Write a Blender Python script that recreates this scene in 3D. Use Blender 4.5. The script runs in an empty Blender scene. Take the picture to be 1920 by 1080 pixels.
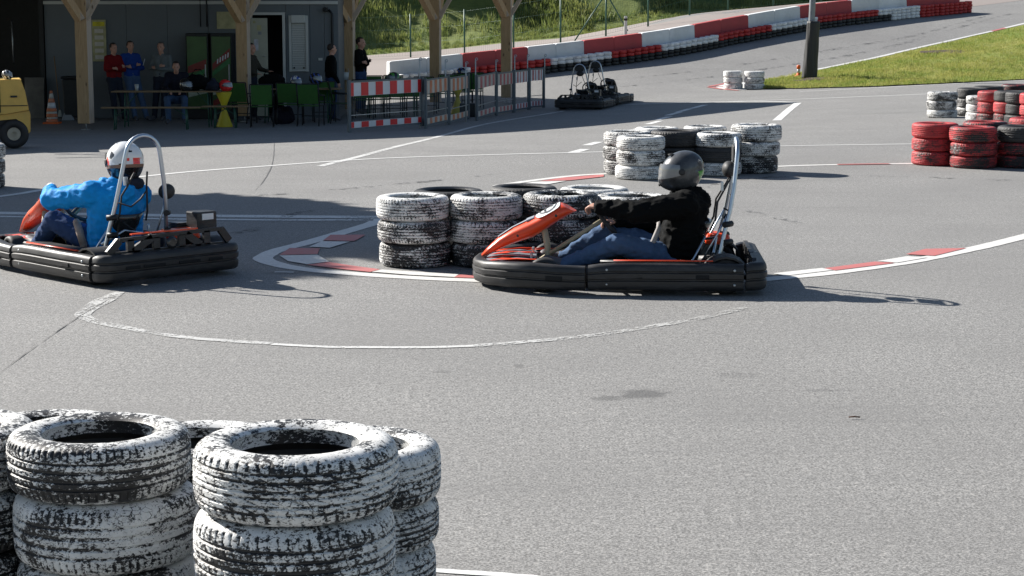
import bpy, bmesh, math, random
import numpy as np
from mathutils import Vector, Matrix, noise as mnoise
R = math.radians
random.seed(7)
S = bpy.context.scene
COL = S.collection
# ------------------------------------------------------------ camera, sky, sun
F = 3600.0                      # focal length in photo pixels (photo is 1920 wide)
PITCH = math.atan(537.0 / F)
CAM_H = 2.2
cd = bpy.data.cameras.new("camera")
cam = bpy.data.objects.new("camera", cd)
COL.objects.link(cam)
cam.location = (0, 0, CAM_H)
cam.rotation_euler = (R(90) - PITCH, 0, 0)
cd.sensor_width = 36.0
cd.lens = 36.0 * F / 1920.0
cd.clip_start = 0.2
cd.clip_end = 3000
S.camera = cam
SUN_EL = R(32)
SUN_H = Vector((0.83, -0.557)).normalized()      # horizontal direction in which the light travels
wd = bpy.data.worlds.new("World")
S.world = wd
wd.use_nodes = True
wn = wd.node_tree
wn.nodes.clear()
sky = wn.nodes.new("ShaderNodeTexSky")
sky.sky_type = 'NISHITA'
sky.sun_disc = False
sky.sun_elevation = SUN_EL
sky.sun_rotation = math.atan2(-SUN_H.x, -SUN_H.y)
sky.air_density = 1.0
sky.dust_density = 0.6
bgd = wn.nodes.new("ShaderNodeBackground")
bgd.inputs[1].default_value = 0.05
wo = wn.nodes.new("ShaderNodeOutputWorld")
wn.links.new(sky.outputs[0], bgd.inputs[0])
wn.links.new(bgd.outputs[0], wo.inputs[0])
sl = bpy.data.lights.new("sun", 'SUN')
sl.energy = 5.0
sl.angle = R(0.53)
sl.color = (1.0, 0.955, 0.89)
sun = bpy.data.objects.new("sun", sl)
COL.objects.link(sun)
sun.rotation_euler = Vector((SUN_H.x * math.cos(SUN_EL), SUN_H.y * math.cos(SUN_EL), -math.sin(SUN_EL))).to_track_quat('-Z', 'Y').to_euler()
S.view_settings.view_transform = 'Standard'
S.view_settings.look = 'None'
S.view_settings.gamma = 1
S.view_settings.exposure = 0.93

# ------------------------------------------------------------ terrain height
CT, ST = math.cos(PITCH), math.sin(PITCH)
def pt(px, py, Y):
    """world point on the view ray of a photo pixel at forward distance Y"""
    a = (540 - py) / F
    dy = CT + a * ST
    dz = -ST + a * CT
    t = Y / dy
    return Vector(((px - 960) / F * t, Y, CAM_H + dz * t))
def pos_at_depth(px, depth, z=0.5):
    return (px - 960) / F * depth, (depth - (CAM_H - z) * ST) / CT
_ctl = []
for X in (-60, -30, -12, 0, 12, 30, 60):
    for Y in (-20, 5, 20, 28):
        _ctl.append((X, Y, 0))
_ctl += [(-14, 36, -.28), (-8, 36, -.28), (-3, 36, -.28), (2, 36, -.22), (8, 36, -.04), (15, 36, 0), (30, 36, 0), (60, 36, 0), (-40, 36, -.28),
         (-14, 46, -.48), (-6, 46, -.48), (0, 46, -.45), (4, 46, -.32), (10, 46, -.08), (18, 46, 0), (30, 46, .1), (-40, 46, -.5), (-60, 46, -.5)]
WALL = [(725, 168, 55), (860, 152, 56.2), (1000, 136, 57.7), (1197, 110, 60), (1350, 82, 63), (1500, 54, 66), (1650, 36, 69.5), (1800, 22, 73)]
FENCE = [(500, 121, 79), (665, 112, 79), (770, 108, 78), (871, 103, 75), (963, 93, 73), (1051, 82, 70.5), (1136, 68, 70.5), (1215, 50, 72), (1293, 28, 74), (1365, 20, 77), (1450, 12, 79), (1540, 4, 82)]
TOE = [(-300, 125, 80), (0, 121, 81), (300, 117, 82), (500, 113, 83), (640, 108, 83.5), (736, 100, 84), (844, 92, 84.5), (961, 79, 84), (1136, 64, 83), (1194, 55, 83), (1350, 36, 86), (1500, 22, 89), (1800, -4, 95), (2100, -28, 103), (2500, -60, 115)]
GFRONT = [(1405, 167.5, 53.4), (1450, 167, 53), (1560, 165, 52.3), (1700, 160, 52), (1920, 150, 53.5), (2200, 140, 55), (2600, 128, 57)]
GBACK = [(1405, 163, 54), (1440, 153, 56), (1540, 132, 58), (1640, 112, 60), (1780, 80, 64), (1920, 48, 68), (2200, -5, 76), (2600, -60, 88)]
for tab in (WALL, FENCE, TOE, GFRONT, GBACK):
    for a in tab:
        v = pt(*a)
        _ctl.append((v.x, v.y, v.z))
_C = np.array(_ctl, float)
def _U(r2):
    return np.where(r2 > 1e-9, r2 * np.log(r2 + 1e-12), 0.0)
_n = len(_C)
_A = np.zeros((_n + 3, _n + 3))
_d2 = ((_C[:, None, :2] - _C[None, :, :2]) ** 2).sum(-1)
_A[:_n, :_n] = _U(_d2) + np.eye(_n) * 2.0
_A[:_n, _n] = 1
_A[:_n, _n + 1:] = _C[:, :2]
_A[_n, :_n] = 1
_A[_n + 1:, :_n] = _C[:, :2].T
_w = np.linalg.solve(_A, np.concatenate([_C[:, 2], [0, 0, 0]]))
def zs(X, Y):
    X = np.asarray(X, float).ravel(); Y = np.asarray(Y, float).ravel()
    d2 = (X[:, None] - _C[None, :, 0]) ** 2 + (Y[:, None] - _C[None, :, 1]) ** 2
    z = _U(d2) @ _w[:_n] + _w[_n] + X * _w[_n + 1] + Y * _w[_n + 2]
    t = np.clip((Y - 24) / 8, 0, 1)
    t = t * t * (3 - 2 * t)
    return np.clip(z * t, -0.7, 6)
def zt(X, Y):
    return float(zs([X], [Y])[0])
def at(px, py, lift=0.0):
    """world point where the view ray of a photo pixel meets the ground"""
    a = (540 - py) / F
    dy = CT + a * ST
    dz = (-ST + a * CT) / dy
    dx = (px - 960) / F / dy
    Y = np.arange(3.0, 120.0, 0.05)
    z = CAM_H + dz * Y - zs(dx * Y, Y)
    i = int(np.argmax(z <= 0))
    if i == 0:
        i = len(Y) - 1
    f = z[i - 1] / (z[i - 1] - z[i] + 1e-9)
    y = Y[i - 1] + 0.05 * min(max(f, 0), 1)
    return Vector((dx * y, y, zt(dx * y, y) + lift))

# ------------------------------------------------------------ helpers
def link(o, parent=None):
    COL.objects.link(o)
    if parent is not None:
        o.parent = parent
    return o
def tag(o, label=None, cat=None, group=None, kind=None):
    if label: o["label"] = label
    if cat: o["category"] = cat
    if group: o["group"] = group
    if kind: o["kind"] = kind
    return o
def empty(name, loc, rz=0, label=None, cat=None, group=None):
    o = bpy.data.objects.new(name, None)
    o.location = loc
    o.rotation_euler = (0, 0, rz)
    o.empty_display_size = 0.1
    link(o)
    return tag(o, label, cat, group)
def mesh_obj(name, verts, faces, mat=None, parent=None, smooth=False, label=None, cat=None, group=None, kind=None, mats=None, mi=None):
    me = bpy.data.meshes.new(name)
    me.from_pydata([tuple(v) for v in verts], [], faces)
    me.update()
    if mat: me.materials.append(mat)
    if mats:
        for m in mats: me.materials.append(m)
    if mi is not None:
        me.polygons.foreach_set("material_index", mi)
    if smooth:
        me.polygons.foreach_set("use_smooth", [True] * len(me.polygons))
    o = bpy.data.objects.new(name, me)
    link(o, parent)
    return tag(o, label, cat, group, kind)
class MB:
    """collects boxes, tubes, lathes and the like, then links them as ONE mesh object"""
    def __init__(self):
        self.bm = bmesh.new(); self.cur = 0
    def _xf(self, vs, M):
        if M is not None:
            for v in vs: v.co = M @ v.co
    def face(self, pts, smooth=False):
        f = self.bm.faces.new([self.bm.verts.new(p) for p in pts])
        f.material_index = self.cur; f.smooth = smooth
        return self
    def box(self, c, s, rz=0, bev=0.0, M=None, rot=None, taper=None):
        r = bmesh.ops.create_cube(self.bm, size=1)
        vs = r['verts']
        for v in vs:
            if taper and v.co.z > 0:
                v.co.x *= taper[0]; v.co.y *= taper[1]
            v.co = Vector((v.co.x * s[0], v.co.y * s[1], v.co.z * s[2]))
        fs = list({f for v in vs for f in v.link_faces})
        if bev > 0:
            es = list({e for v in vs for e in v.link_edges})
            b = bmesh.ops.bevel(self.bm, geom=es, offset=bev, segments=2, profile=0.5, affect='EDGES')
            vs = list({v for f in b['faces'] for v in f.verts} | {v for v in vs if v.is_valid})
            fs = list({f for v in vs for f in v.link_faces})
        MM = Matrix.Translation(Vector(c)) @ (rot.to_4x4() if rot is not None else Matrix.Rotation(rz, 4, 'Z'))
        if M is not None: MM = M @ MM
        self._xf(vs, MM)
        for f in fs: f.material_index = self.cur
        return self
    def tube(self, pts, r, seg=8, smooth=True, closed=False, cap=True):
        pts = [Vector(p) for p in pts]
        n = len(pts)
        rr = r if isinstance(r, (list, tuple)) else [r] * n
        rings = []
        up = None
        for i, p in enumerate(pts):
            if closed:
                t = (pts[(i + 1) % n] - pts[i - 1]).normalized()
            else:
                t = (pts[min(i + 1, n - 1)] - pts[max(i - 1, 0)]).normalized()
            if up is None:
                up = Vector((0, 0, 1)) if abs(t.z) < .9 else Vector((1, 0, 0))
            a = t.cross(up)
            if a.length < 1e-4:
                a = t.cross(Vector((0, 1, 0)))
            a.normalize()
            b = t.cross(a).normalized()
            up = a.cross(t) * 1.0
            rings.append([self.bm.verts.new(p + a * math.cos(2 * math.pi * k / seg) * rr[i] + b * math.sin(2 * math.pi * k / seg) * rr[i]) for k in range(seg)])
        m = n if closed else n - 1
        for i in range(m):
            A, B = rings[i], rings[(i + 1) % n]
            for k in range(seg):
                f = self.bm.faces.new((A[k], A[(k + 1) % seg], B[(k + 1) % seg], B[k]))
                f.smooth = smooth; f.material_index = self.cur
        if cap and not closed:
            f = self.bm.faces.new(rings[0][::-1]); f.material_index = self.cur
            f = self.bm.faces.new(rings[-1]); f.material_index = self.cur
        return self
    def lathe(self, prof, seg=24, M=None, smooth=True, closed=False):
        rings = []
        for (r, z) in prof:
            ring = []
            for k in range(seg):
                a = 2 * math.pi * k / seg
                v = Vector((r * math.cos(a), r * math.sin(a), z))
                if M is not None: v = M @ v
                ring.append(self.bm.verts.new(v))
            rings.append(ring)
        n = len(prof)
        for i in range(n if closed else n - 1):
            A, B = rings[i], rings[(i + 1) % n]
            for k in range(seg):
                f = self.bm.faces.new((A[k], A[(k + 1) % seg], B[(k + 1) % seg], B[k]))
                f.smooth = smooth; f.material_index = self.cur
        if not closed:
            for ring, fl in ((rings[0], True), (rings[-1], False)):
                f = self.bm.faces.new(ring[::-1] if fl else ring); f.material_index = self.cur
        return self
    def ell(self, c, r, M=None, seg=16, rings=10):
        c = Vector(c); M3 = M.to_3x3() if M is not None else None
        def P(x, y, z):
            p = Vector((x * r[0], y * r[1], z * r[2]))
            return self.bm.verts.new((M3 @ p if M3 is not None else p) + c)
        top, bot = P(0, 0, 1), P(0, 0, -1)
        rg = []
        for i in range(1, rings):
            a = math.pi * i / rings; sa, ca = math.sin(a), math.cos(a)
            rg.append([P(sa * math.cos(2 * math.pi * k / seg), sa * math.sin(2 * math.pi * k / seg), ca) for k in range(seg)])
        fs = []
        for k in range(seg):
            k2 = (k + 1) % seg
            fs.append((top, rg[0][k], rg[0][k2])); fs.append((bot, rg[-1][k2], rg[-1][k]))
            for i in range(len(rg) - 1): fs.append((rg[i][k], rg[i + 1][k], rg[i + 1][k2], rg[i][k2]))
        for q in fs:
            f = self.bm.faces.new(q); f.smooth = True; f.material_index = self.cur
        return self
    def cap(self, p0, p1, r0, r1, seg=12):
        """tapered capsule"""
        p0, p1 = Vector(p0), Vector(p1)
        self.tube([p0, p1], [r0, r1], seg)
        self.ell(p0, (r0,) * 3, seg=seg, rings=8)
        self.ell(p1, (r1,) * 3, seg=seg, rings=8)
        return self
    def prism(self, poly, h, M=None, bev=0):
        """polygon in XY extruded by h in Z"""
        vs0 = [self.bm.verts.new((M @ Vector((x, y, 0))) if M else Vector((x, y, 0))) for x, y in poly]
        vs1 = [self.bm.verts.new((M @ Vector((x, y, h))) if M else Vector((x, y, h))) for x, y in poly]
        n = len(poly)
        fs = [self.bm.faces.new(vs0[::-1]), self.bm.faces.new(vs1)]
        for i in range(n):
            fs.append(self.bm.faces.new((vs0[i], vs0[(i + 1) % n], vs1[(i + 1) % n], vs1[i])))
        for f in fs: f.material_index = self.cur
        return self
    def sweep(self, path, prof, caps=True, smooth=True):
        """path: (x, y, nx, ny, zscale, zoff); prof: closed list of (out, z)"""
        rings = []
        for (x, y, nx, ny, zk, z0) in path:
            rings.append([self.bm.verts.new((x + nx * o, y + ny * o, z0 + z * zk)) for (o, z) in prof])
        m = len(prof)
        for i in range(len(rings) - 1):
            A, B = rings[i], rings[i + 1]
            for k in range(m):
                f = self.bm.faces.new((A[k], A[(k + 1) % m], B[(k + 1) % m], B[k]))
                f.smooth = smooth; f.material_index = self.cur
        if caps:
            for rg in (rings[0], rings[-1]):
                f = self.bm.faces.new(rg); f.material_index = self.cur
        return self
    def build(self, name, mats=None, parent=None, label=None, cat=None, group=None, kind=None, mesh_only=False, auto=None):
        bmesh.ops.recalc_face_normals(self.bm, faces=self.bm.faces)
        me = bpy.data.meshes.new(name)
        self.bm.to_mesh(me); self.bm.free()
        if mats is not None:
            for m in (mats if isinstance(mats, (list, tuple)) else [mats]): me.materials.append(m)
        if auto is not None:
            me.set_sharp_from_angle(angle=R(auto))
        if mesh_only: return me
        o = bpy.data.objects.new(name, me)
        link(o, parent)
        return tag(o, label, cat, group, kind)
def copy_tree(o, parent=None):
    c = o.copy(); COL.objects.link(c)
    if parent is not None: c.parent = parent
    for ch in o.children: copy_tree(ch, c)
    return c
def remeshed(mb, voxel, smooth=2, mats=None, fold=0.0, fscale=7.0, name="m"):
    """one continuous surface from overlapping closed solids"""
    bmesh.ops.recalc_face_normals(mb.bm, faces=mb.bm.faces)
    me = bpy.data.meshes.new(name + "_src"); mb.bm.to_mesh(me); mb.bm.free()
    o = bpy.data.objects.new(name + "_src", me); COL.objects.link(o)
    m = o.modifiers.new("r", 'REMESH'); m.mode = 'VOXEL'; m.voxel_size = voxel; m.use_smooth_shade = True
    if smooth:
        s = o.modifiers.new("s", 'SMOOTH'); s.factor = 0.5; s.iterations = smooth
    dg = bpy.context.evaluated_depsgraph_get()
    res = bpy.data.meshes.new_from_object(o.evaluated_get(dg))
    bpy.data.objects.remove(o); bpy.data.meshes.remove(me)
    res.name = name
    res.materials.clear()
    for q in (mats or []): res.materials.append(q)
    if fold:
        for v in res.vertices:
            p = v.co
            n1 = mnoise.noise(Vector((p.x, p.y, p.z * 1.6)) * fscale)
            n2 = mnoise.noise(Vector((p.x * 1.2 + 5, p.y, p.z * 2.2)) * fscale * 2.3)
            d = fold * (-(abs(n1) ** .7) * 1.4 + .5 + n2 * .45)
            v.co = p + v.normal * d
    res.polygons.foreach_set("use_smooth", [True] * len(res.polygons))
    return res

# ------------------------------------------------------------ materials
def new_mat(name):
    m = bpy.data.materials.new(name); m.use_nodes = True
    nt = m.node_tree
    return m, nt, nt.nodes["Principled BSDF"]
def N(nt, t, **k):
    n = nt.nodes.new(t)
    for a, b in k.items(): setattr(n, a, b)
    return n
def L(nt, a, b): nt.links.new(a, b)
def obj_coord(nt, scale=(1, 1, 1), randomize=False, src='Object'):
    tc = N(nt, "ShaderNodeTexCoord")
    out = tc.outputs[src]
    if randomize:
        oi = N(nt, "ShaderNodeObjectInfo")
        mu = N(nt, "ShaderNodeMath", operation='MULTIPLY'); mu.inputs[1].default_value = 57.0
        L(nt, oi.outputs["Random"], mu.inputs[0])
        ad = N(nt, "ShaderNodeVectorMath", operation='ADD')
        L(nt, out, ad.inputs[0]); L(nt, mu.outputs[0], ad.inputs[1])
        out = ad.outputs[0]
    mp = N(nt, "ShaderNodeMapping"); mp.inputs["Scale"].default_value = scale
    L(nt, out, mp.inputs[0])
    return mp.outputs[0]
def noise_n(nt, vec, scale, detail=4, rough=.55, dist=0):
    n = N(nt, "ShaderNodeTexNoise")
    n.inputs["Scale"].default_value = scale; n.inputs["Detail"].default_value = detail
    n.inputs["Roughness"].default_value = rough; n.inputs["Distortion"].default_value = dist
    if vec is not None: L(nt, vec, n.inputs["Vector"])
    return n.outputs["Fac"]
def ramp(nt, fac, stops):
    r = N(nt, "ShaderNodeValToRGB")
    e = r.color_ramp.elements
    while len(e) < len(stops): e.new(.5)
    for i, (p, c) in enumerate(stops):
        e[i].position = p
        e[i].color = (c, c, c, 1) if isinstance(c, (int, float)) else (*c, 1)
    if fac is not None: L(nt, fac, r.inputs[0])
    return r.outputs[0]
def mixc(nt, f, a, b, mode='MIX'):
    m = N(nt, "ShaderNodeMix", data_type='RGBA', blend_type=mode)
    for v, i in ((f, 0), (a, 6), (b, 7)):
        if isinstance(v, (int, float)): m.inputs[i].default_value = v
        elif isinstance(v, (tuple, list)): m.inputs[i].default_value = (*v, 1)
        else: L(nt, v, m.inputs[i])
    return m.outputs[2]
def mth(nt, op, a, b=None, clamp=False):
    m = N(nt, "ShaderNodeMath", operation=op); m.use_clamp = clamp
    for v, i in ((a, 0), (b, 1)):
        if v is None: continue
        if isinstance(v, (int, float)): m.inputs[i].default_value = v
        else: L(nt, v, m.inputs[i])
    return m.outputs[0]
def bump(nt, bsdf, h, strength=.3, dist=.01):
    b = N(nt, "ShaderNodeBump"); b.inputs["Strength"].default_value = strength; b.inputs["Distance"].default_value = dist
    L(nt, h, b.inputs["Height"]); L(nt, b.outputs[0], bsdf.inputs["Normal"])
def simple(name, col, rough=.5, metal=0, var=.25, scale=9, bmp=0, spec=.5, coat=0, dirt=None):
    m, nt, b = new_mat(name)
    v = obj_coord(nt, randomize=True)
    f = noise_n(nt, v, scale, 5, .6)
    dark = tuple(c * (1 - var) for c in col); lite = tuple(min(1, c * (1 + var)) for c in col)
    c = mixc(nt, ramp(nt, f, [(.3, 0.0), (.7, 1.0)]), dark, lite)
    if dirt:
        g = noise_n(nt, v, scale * .45, 6, .7)
        c = mixc(nt, ramp(nt, g, [(.48, 0.0), (.72, dirt[1])]), c, dirt[0])
    L(nt, c, b.inputs["Base Color"])
    rr = N(nt, "ShaderNodeMapRange"); rr.inputs[3].default_value = max(.03, rough - .08); rr.inputs[4].default_value = min(1, rough + .1)
    L(nt, f, rr.inputs[0]); L(nt, rr.outputs[0], b.inputs["Roughness"])
    b.inputs["Metallic"].default_value = metal
    b.inputs["Specular IOR Level"].default_value = spec
    b.inputs["Coat Weight"].default_value = coat
    if bmp: bump(nt, b, noise_n(nt, v, scale * 6, 4, .6), bmp, .01)
    return m
M = {}
def asphalt_color(nt, v):
    """old grey asphalt with pale chippings; v = world-size coordinates"""
    g1 = noise_n(nt, v, 80, 2, .6)
    g0 = noise_n(nt, v, 24, 3, .7)
    c = mixc(nt, ramp(nt, mth(nt, 'ADD', mth(nt, 'MULTIPLY', g1, .68), mth(nt, 'MULTIPLY', g0, .32)), [(.42, 0.0), (.59, 1.0)]), (.135, .133, .129), (.350, .346, .336))
    vo = N(nt, "ShaderNodeTexVoronoi"); vo.inputs["Scale"].default_value = 85; L(nt, v, vo.inputs["Vector"])
    sp = ramp(nt, vo.outputs["Color"], [(.80, 0.0), (.92, 1.0)])
    c = mixc(nt, mth(nt, 'MULTIPLY', sp, .45), c, (.56, .54, .51))
    g2 = noise_n(nt, v, .55, 5, .6)
    c = mixc(nt, ramp(nt, g2, [(.35, 0.0), (.7, .5)]), c, (.175, .172, .168))
    # rubber laid down in long streaks
    mp = N(nt, "ShaderNodeMapping"); mp.inputs["Scale"].default_value = (.22, 2.6, 1); mp.inputs["Rotation"].default_value = (0, 0, R(-5)); L(nt, v, mp.inputs[0])
    g3 = noise_n(nt, mp.outputs[0], 1.6, 5, .6, .4)
    c = mixc(nt, ramp(nt, g3, [(.54, 0.0), (.78, .22)]), c, (.11, .11, .112))
    return c, g1
m, nt, b = new_mat("asphalt")
v = obj_coord(nt)
c, g1 = asphalt_color(nt, v)
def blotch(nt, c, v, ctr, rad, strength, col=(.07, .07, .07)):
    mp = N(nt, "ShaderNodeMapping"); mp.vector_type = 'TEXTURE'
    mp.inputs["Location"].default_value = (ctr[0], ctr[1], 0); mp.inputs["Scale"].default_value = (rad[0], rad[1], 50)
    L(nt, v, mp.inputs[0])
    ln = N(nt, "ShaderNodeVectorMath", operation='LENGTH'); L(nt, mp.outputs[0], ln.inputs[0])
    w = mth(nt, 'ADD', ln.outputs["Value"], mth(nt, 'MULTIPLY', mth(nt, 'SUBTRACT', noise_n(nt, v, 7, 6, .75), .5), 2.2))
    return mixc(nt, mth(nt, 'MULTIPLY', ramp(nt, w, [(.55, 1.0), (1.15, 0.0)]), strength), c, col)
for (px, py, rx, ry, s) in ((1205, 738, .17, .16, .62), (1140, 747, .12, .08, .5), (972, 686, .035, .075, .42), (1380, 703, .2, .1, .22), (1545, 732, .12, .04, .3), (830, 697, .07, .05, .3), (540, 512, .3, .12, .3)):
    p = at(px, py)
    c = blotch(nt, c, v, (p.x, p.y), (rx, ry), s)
L(nt, c, b.inputs["Base Color"])
b.inputs["Roughness"].default_value = .78
b.inputs["Specular IOR Level"].default_value = .35
bump(nt, b, g1, .55, .006)
M['asphalt'] = m
m, nt, b = new_mat("pale_asphalt")
v = obj_coord(nt)
f = noise_n(nt, v, 30, 5, .7)
c = mixc(nt, f, (.21, .18, .165), (.33, .29, .27))
L(nt, c, b.inputs["Base Color"]); b.inputs["Roughness"].default_value = .85
M['pale_asphalt'] = m
def paint_mat(name, col, keep, fine=30, dirt=.35):
    """road paint, worn off where the mask says so (keep 0..1)"""
    m, nt, b = new_mat(name)
    v = obj_coord(nt)
    n1 = noise_n(nt, v, fine, 5, .75); n2 = noise_n(nt, v, 2.3, 4, .6)
    s = mth(nt, 'ADD', mth(nt, 'MULTIPLY', n1, .6), mth(nt, 'MULTIPLY', n2, .4))
    mask = ramp(nt, s, [(max(0.01, .60 - keep * .32), 0.0), (max(.03, .60 - keep * .32) + .07, 1.0)])
    c = mixc(nt, ramp(nt, n2, [(.35, 0.0), (.75, dirt)]), col, tuple(x * .45 + .03 for x in col))
    c = mixc(nt, ramp(nt, n1, [(.4, .0), (.62, .3)]), c, (.25, .25, .25))
    L(nt, c, b.inputs["Base Color"]); b.inputs["Roughness"].default_value = .6
    tr = N(nt, "ShaderNodeBsdfTransparent"); mx = N(nt, "ShaderNodeMixShader")
    L(nt, mask, mx.inputs[0]); L(nt, tr.outputs[0], mx.inputs[1]); L(nt, b.outputs[0], mx.inputs[2])
    L(nt, mx.outputs[0], nt.nodes["Material Output"].inputs[0])
    return m
M['line'] = paint_mat("road_paint_white", (.78, .78, .76), .85)
M['line_worn'] = paint_mat("road_paint_worn", (.72, .72, .70), .62)
M['line_faded'] = paint_mat("road_paint_faded", (.66, .66, .64), .46)
M['line_ghost'] = paint_mat("road_paint_ghost", (.60, .60, .58), .30)
M['skid'] = paint_mat('tyre_rubber_marks', (.05, .05, .052), .22, fine=12)
M['kerb_white'] = paint_mat("kerb_paint_white", (.74, .73, .70), .95, dirt=.2)
M['kerb_red'] = paint_mat("kerb_paint_red", (.56, .15, .14), .9, dirt=.3)
def tyre_mat(name, paint, rubber=(.017, .017, .018)):
    m, nt, b = new_mat(name)
    v = obj_coord(nt, (1, 1, 1), True)
    vs = obj_coord(nt, (1, 1, 2.2), True)
    big = noise_n(nt, vs, 3.1, 3, .55, .5)
    fine = noise_n(nt, vs, 62, 5, .75, .3)
    mid = noise_n(nt, vs, 15, 5, .7, .8)
    wa = N(nt, "ShaderNodeAttribute"); wa.attribute_type = 'OBJECT'; wa.attribute_name = "wear"
    gr = N(nt, "ShaderNodeAttribute"); gr.attribute_type = 'GEOMETRY'; gr.attribute_name = "groove"
    # threshold rises with the local wear
    s = mth(nt, 'ADD', mth(nt, 'MULTIPLY', fine, .72), mth(nt, 'MULTIPLY', mid, .34))
    s = mth(nt, 'ADD', s, mth(nt, 'MULTIPLY', big, .55))
    thr = mth(nt, 'ADD', mth(nt, 'MULTIPLY', wa.outputs["Fac"], .7), .700)
    thr = mth(nt, 'ADD', thr, mth(nt, 'MULTIPLY', gr.outputs["Fac"], .10))
    d = mth(nt, 'SUBTRACT', s, thr)
    mask = ramp(nt, mth(nt, 'ADD', mth(nt, 'MULTIPLY', d, 1.0), .5), [(.493, 0.0), (.507, 1.0)])
    vo = N(nt, "ShaderNodeTexVoronoi"); vo.feature = 'DISTANCE_TO_EDGE'; vo.inputs["Scale"].default_value = 34; L(nt, vs, vo.inputs["Vector"])
    crack = ramp(nt, vo.outputs["Distance"], [(.02, 0.0), (.05, 1.0)])
    crk = mth(nt, 'MAXIMUM', crack, ramp(nt, noise_n(nt, v, 7, 4, .6), [(.38, 0.0), (.43, 1.0)]))
    spk = noise_n(nt, vs, 120, 3, .7)
    crk = mth(nt, 'MULTIPLY', crk, ramp(nt, mth(nt, 'ADD', spk, mth(nt, 'MULTIPLY', mth(nt, 'SUBTRACT', mid, .5), .7)), [(.37, 0.0), (.40, 1.0)]))
    mask = mth(nt, 'MULTIPLY', mask, crk)
    mask = mth(nt, 'MULTIPLY', mask, mth(nt, 'LESS_THAN', gr.outputs["Fac"], 2.0))
    dirtn = noise_n(nt, v, 8, 6, .7)
    pc = mixc(nt, ramp(nt, dirtn, [(.42, 0.0), (.8, .7)]), paint, tuple(x * .42 + .03 for x in paint))
    rb = mixc(nt, ramp(nt, dirtn, [(.45, 0.0), (.75, .6)]), rubber, (.042, .041, .039))
    L(nt, mixc(nt, mask, rb, pc), b.inputs["Base Color"])
    L(nt, mixc(nt, mask, (.5, .5, .5), (.62, .62, .62)), b.inputs["Roughness"])
    bump(nt, b, mth(nt, 'ADD', mask, mth(nt, 'MULTIPLY', fine, .5)), .5, .0025)
    return m
M['tyre_white'] = tyre_mat("tyre_white_paint", (.80, .80, .78))
M['tyre_red'] = tyre_mat("tyre_red_paint", (.52, .04, .045))
M['tyre_black'] = tyre_mat("tyre_bare_rubber", (.035, .035, .036))
def kart_tyre_mat(name, col):
    return simple(name, col, .55, 0, .18, 6, dirt=(tuple(c * .3 for c in col), .45))
M['row_white'] = kart_tyre_mat("row_tyre_white", (.80, .81, .82))
M['row_red'] = kart_tyre_mat("row_tyre_red", (.46, .03, .028))
M['row_black'] = kart_tyre_mat("row_tyre_black", (.022, .022, .023))
def grass_mat(name, c0, c1, c2, sc=1.0):
    m, nt, b = new_mat(name)
    v = obj_coord(nt)
    a = noise_n(nt, v, .35 * sc, 5, .6); d = noise_n(nt, v, 3.5 * sc, 6, .75)
    c = mixc(nt, ramp(nt, a, [(.35, 0.0), (.65, 1.0)]), c0, c1)
    c = mixc(nt, ramp(nt, d, [(.45, 0.0), (.75, .85)]), c, c2)
    L(nt, c, b.inputs["Base Color"]); b.inputs["Roughness"].default_value = .7; b.inputs["Specular IOR Level"].default_value = .25
    bump(nt, b, d, .8, .08)
    return m, nt, b
M['grass'], _, _ = grass_mat("mown_grass", (.19, .25, .045), (.32, .30, .08), (.13, .16, .035), 1.2)
M['bank'], _, _ = grass_mat("bank_grass", (.10, .145, .036), (.18, .205, .055), (.065, .10, .026), .7)
def blade_mat(name, c0, c1):
    m, nt, b = new_mat(name)
    v = obj_coord(nt)
    a = noise_n(nt, v, .8, 5, .65); w = noise_n(nt, v, 14, 2, .5)
    c = mixc(nt, ramp(nt, mth(nt, 'ADD', mth(nt, 'MULTIPLY', a, .6), mth(nt, 'MULTIPLY', w, .4)), [(.38, 0.0), (.6, 1.0)]), c0, c1)
    L(nt, c, b.inputs["Base Color"]); b.inputs["Roughness"].default_value = .55
    tl = N(nt, "ShaderNodeBsdfTranslucent"); L(nt, c, tl.inputs[0])
    mx = N(nt, "ShaderNodeMixShader"); mx.inputs[0].default_value = .4
    L(nt, b.outputs[0], mx.inputs[1]); L(nt, tl.outputs[0], mx.inputs[2]); L(nt, mx.outputs[0], nt.nodes["Material Output"].inputs[0])
    return m
M['blade'] = blade_mat("grass_blades", (.18, .27, .045), (.42, .39, .12))
M['blade_bank'] = blade_mat("bank_blades", (.095, .15, .036), (.28, .30, .09))
M['leaf'] = blade_mat("leaves", (.035, .06, .015), (.07, .1, .025))
M['bark'] = simple("bark", (.07, .055, .04), .9, bmp=.6)
def wood_mat(name, c0, c1):
    m, nt, b = new_mat(name)
    v = obj_coord(nt, (14, 14, 1.1), True)
    g = noise_n(nt, v, 2.2, 6, .65, 1.2)
    c = mixc(nt, ramp(nt, g, [(.3, 0.0), (.7, 1.0)]), c0, c1)
    v2 = obj_coord(nt, (6, 6, 2.4), True)
    vo = N(nt, "ShaderNodeTexVoronoi"); vo.inputs["Scale"].default_value = 1.1; L(nt, v2, vo.inputs["Vector"])
    c = mixc(nt, ramp(nt, vo.outputs["Distance"], [(.06, .85), (.16, 0.0)]), c, (.10, .05, .025))
    L(nt, c, b.inputs["Base Color"]); b.inputs["Roughness"].default_value = .7
    bump(nt, b, g, .2, .01)
    return m
M['wood'] = wood_mat("larch_wood", (.40, .25, .125), (.58, .40, .22))
M['wood_pale_lit'] = wood_mat('pale_lit_larch_wood', (.46, .36, .27), (.60, .49, .39))
M['upright'] = simple('barrier_upright_paint', (.12, .145, .165), .5, .3, .15, 10)
M['beam'] = wood_mat("roof_timber", (.20, .12, .06), (.30, .19, .10))
M['bench_wood'] = wood_mat("bench_wood", (.20, .13, .07), (.30, .2, .1))
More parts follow.
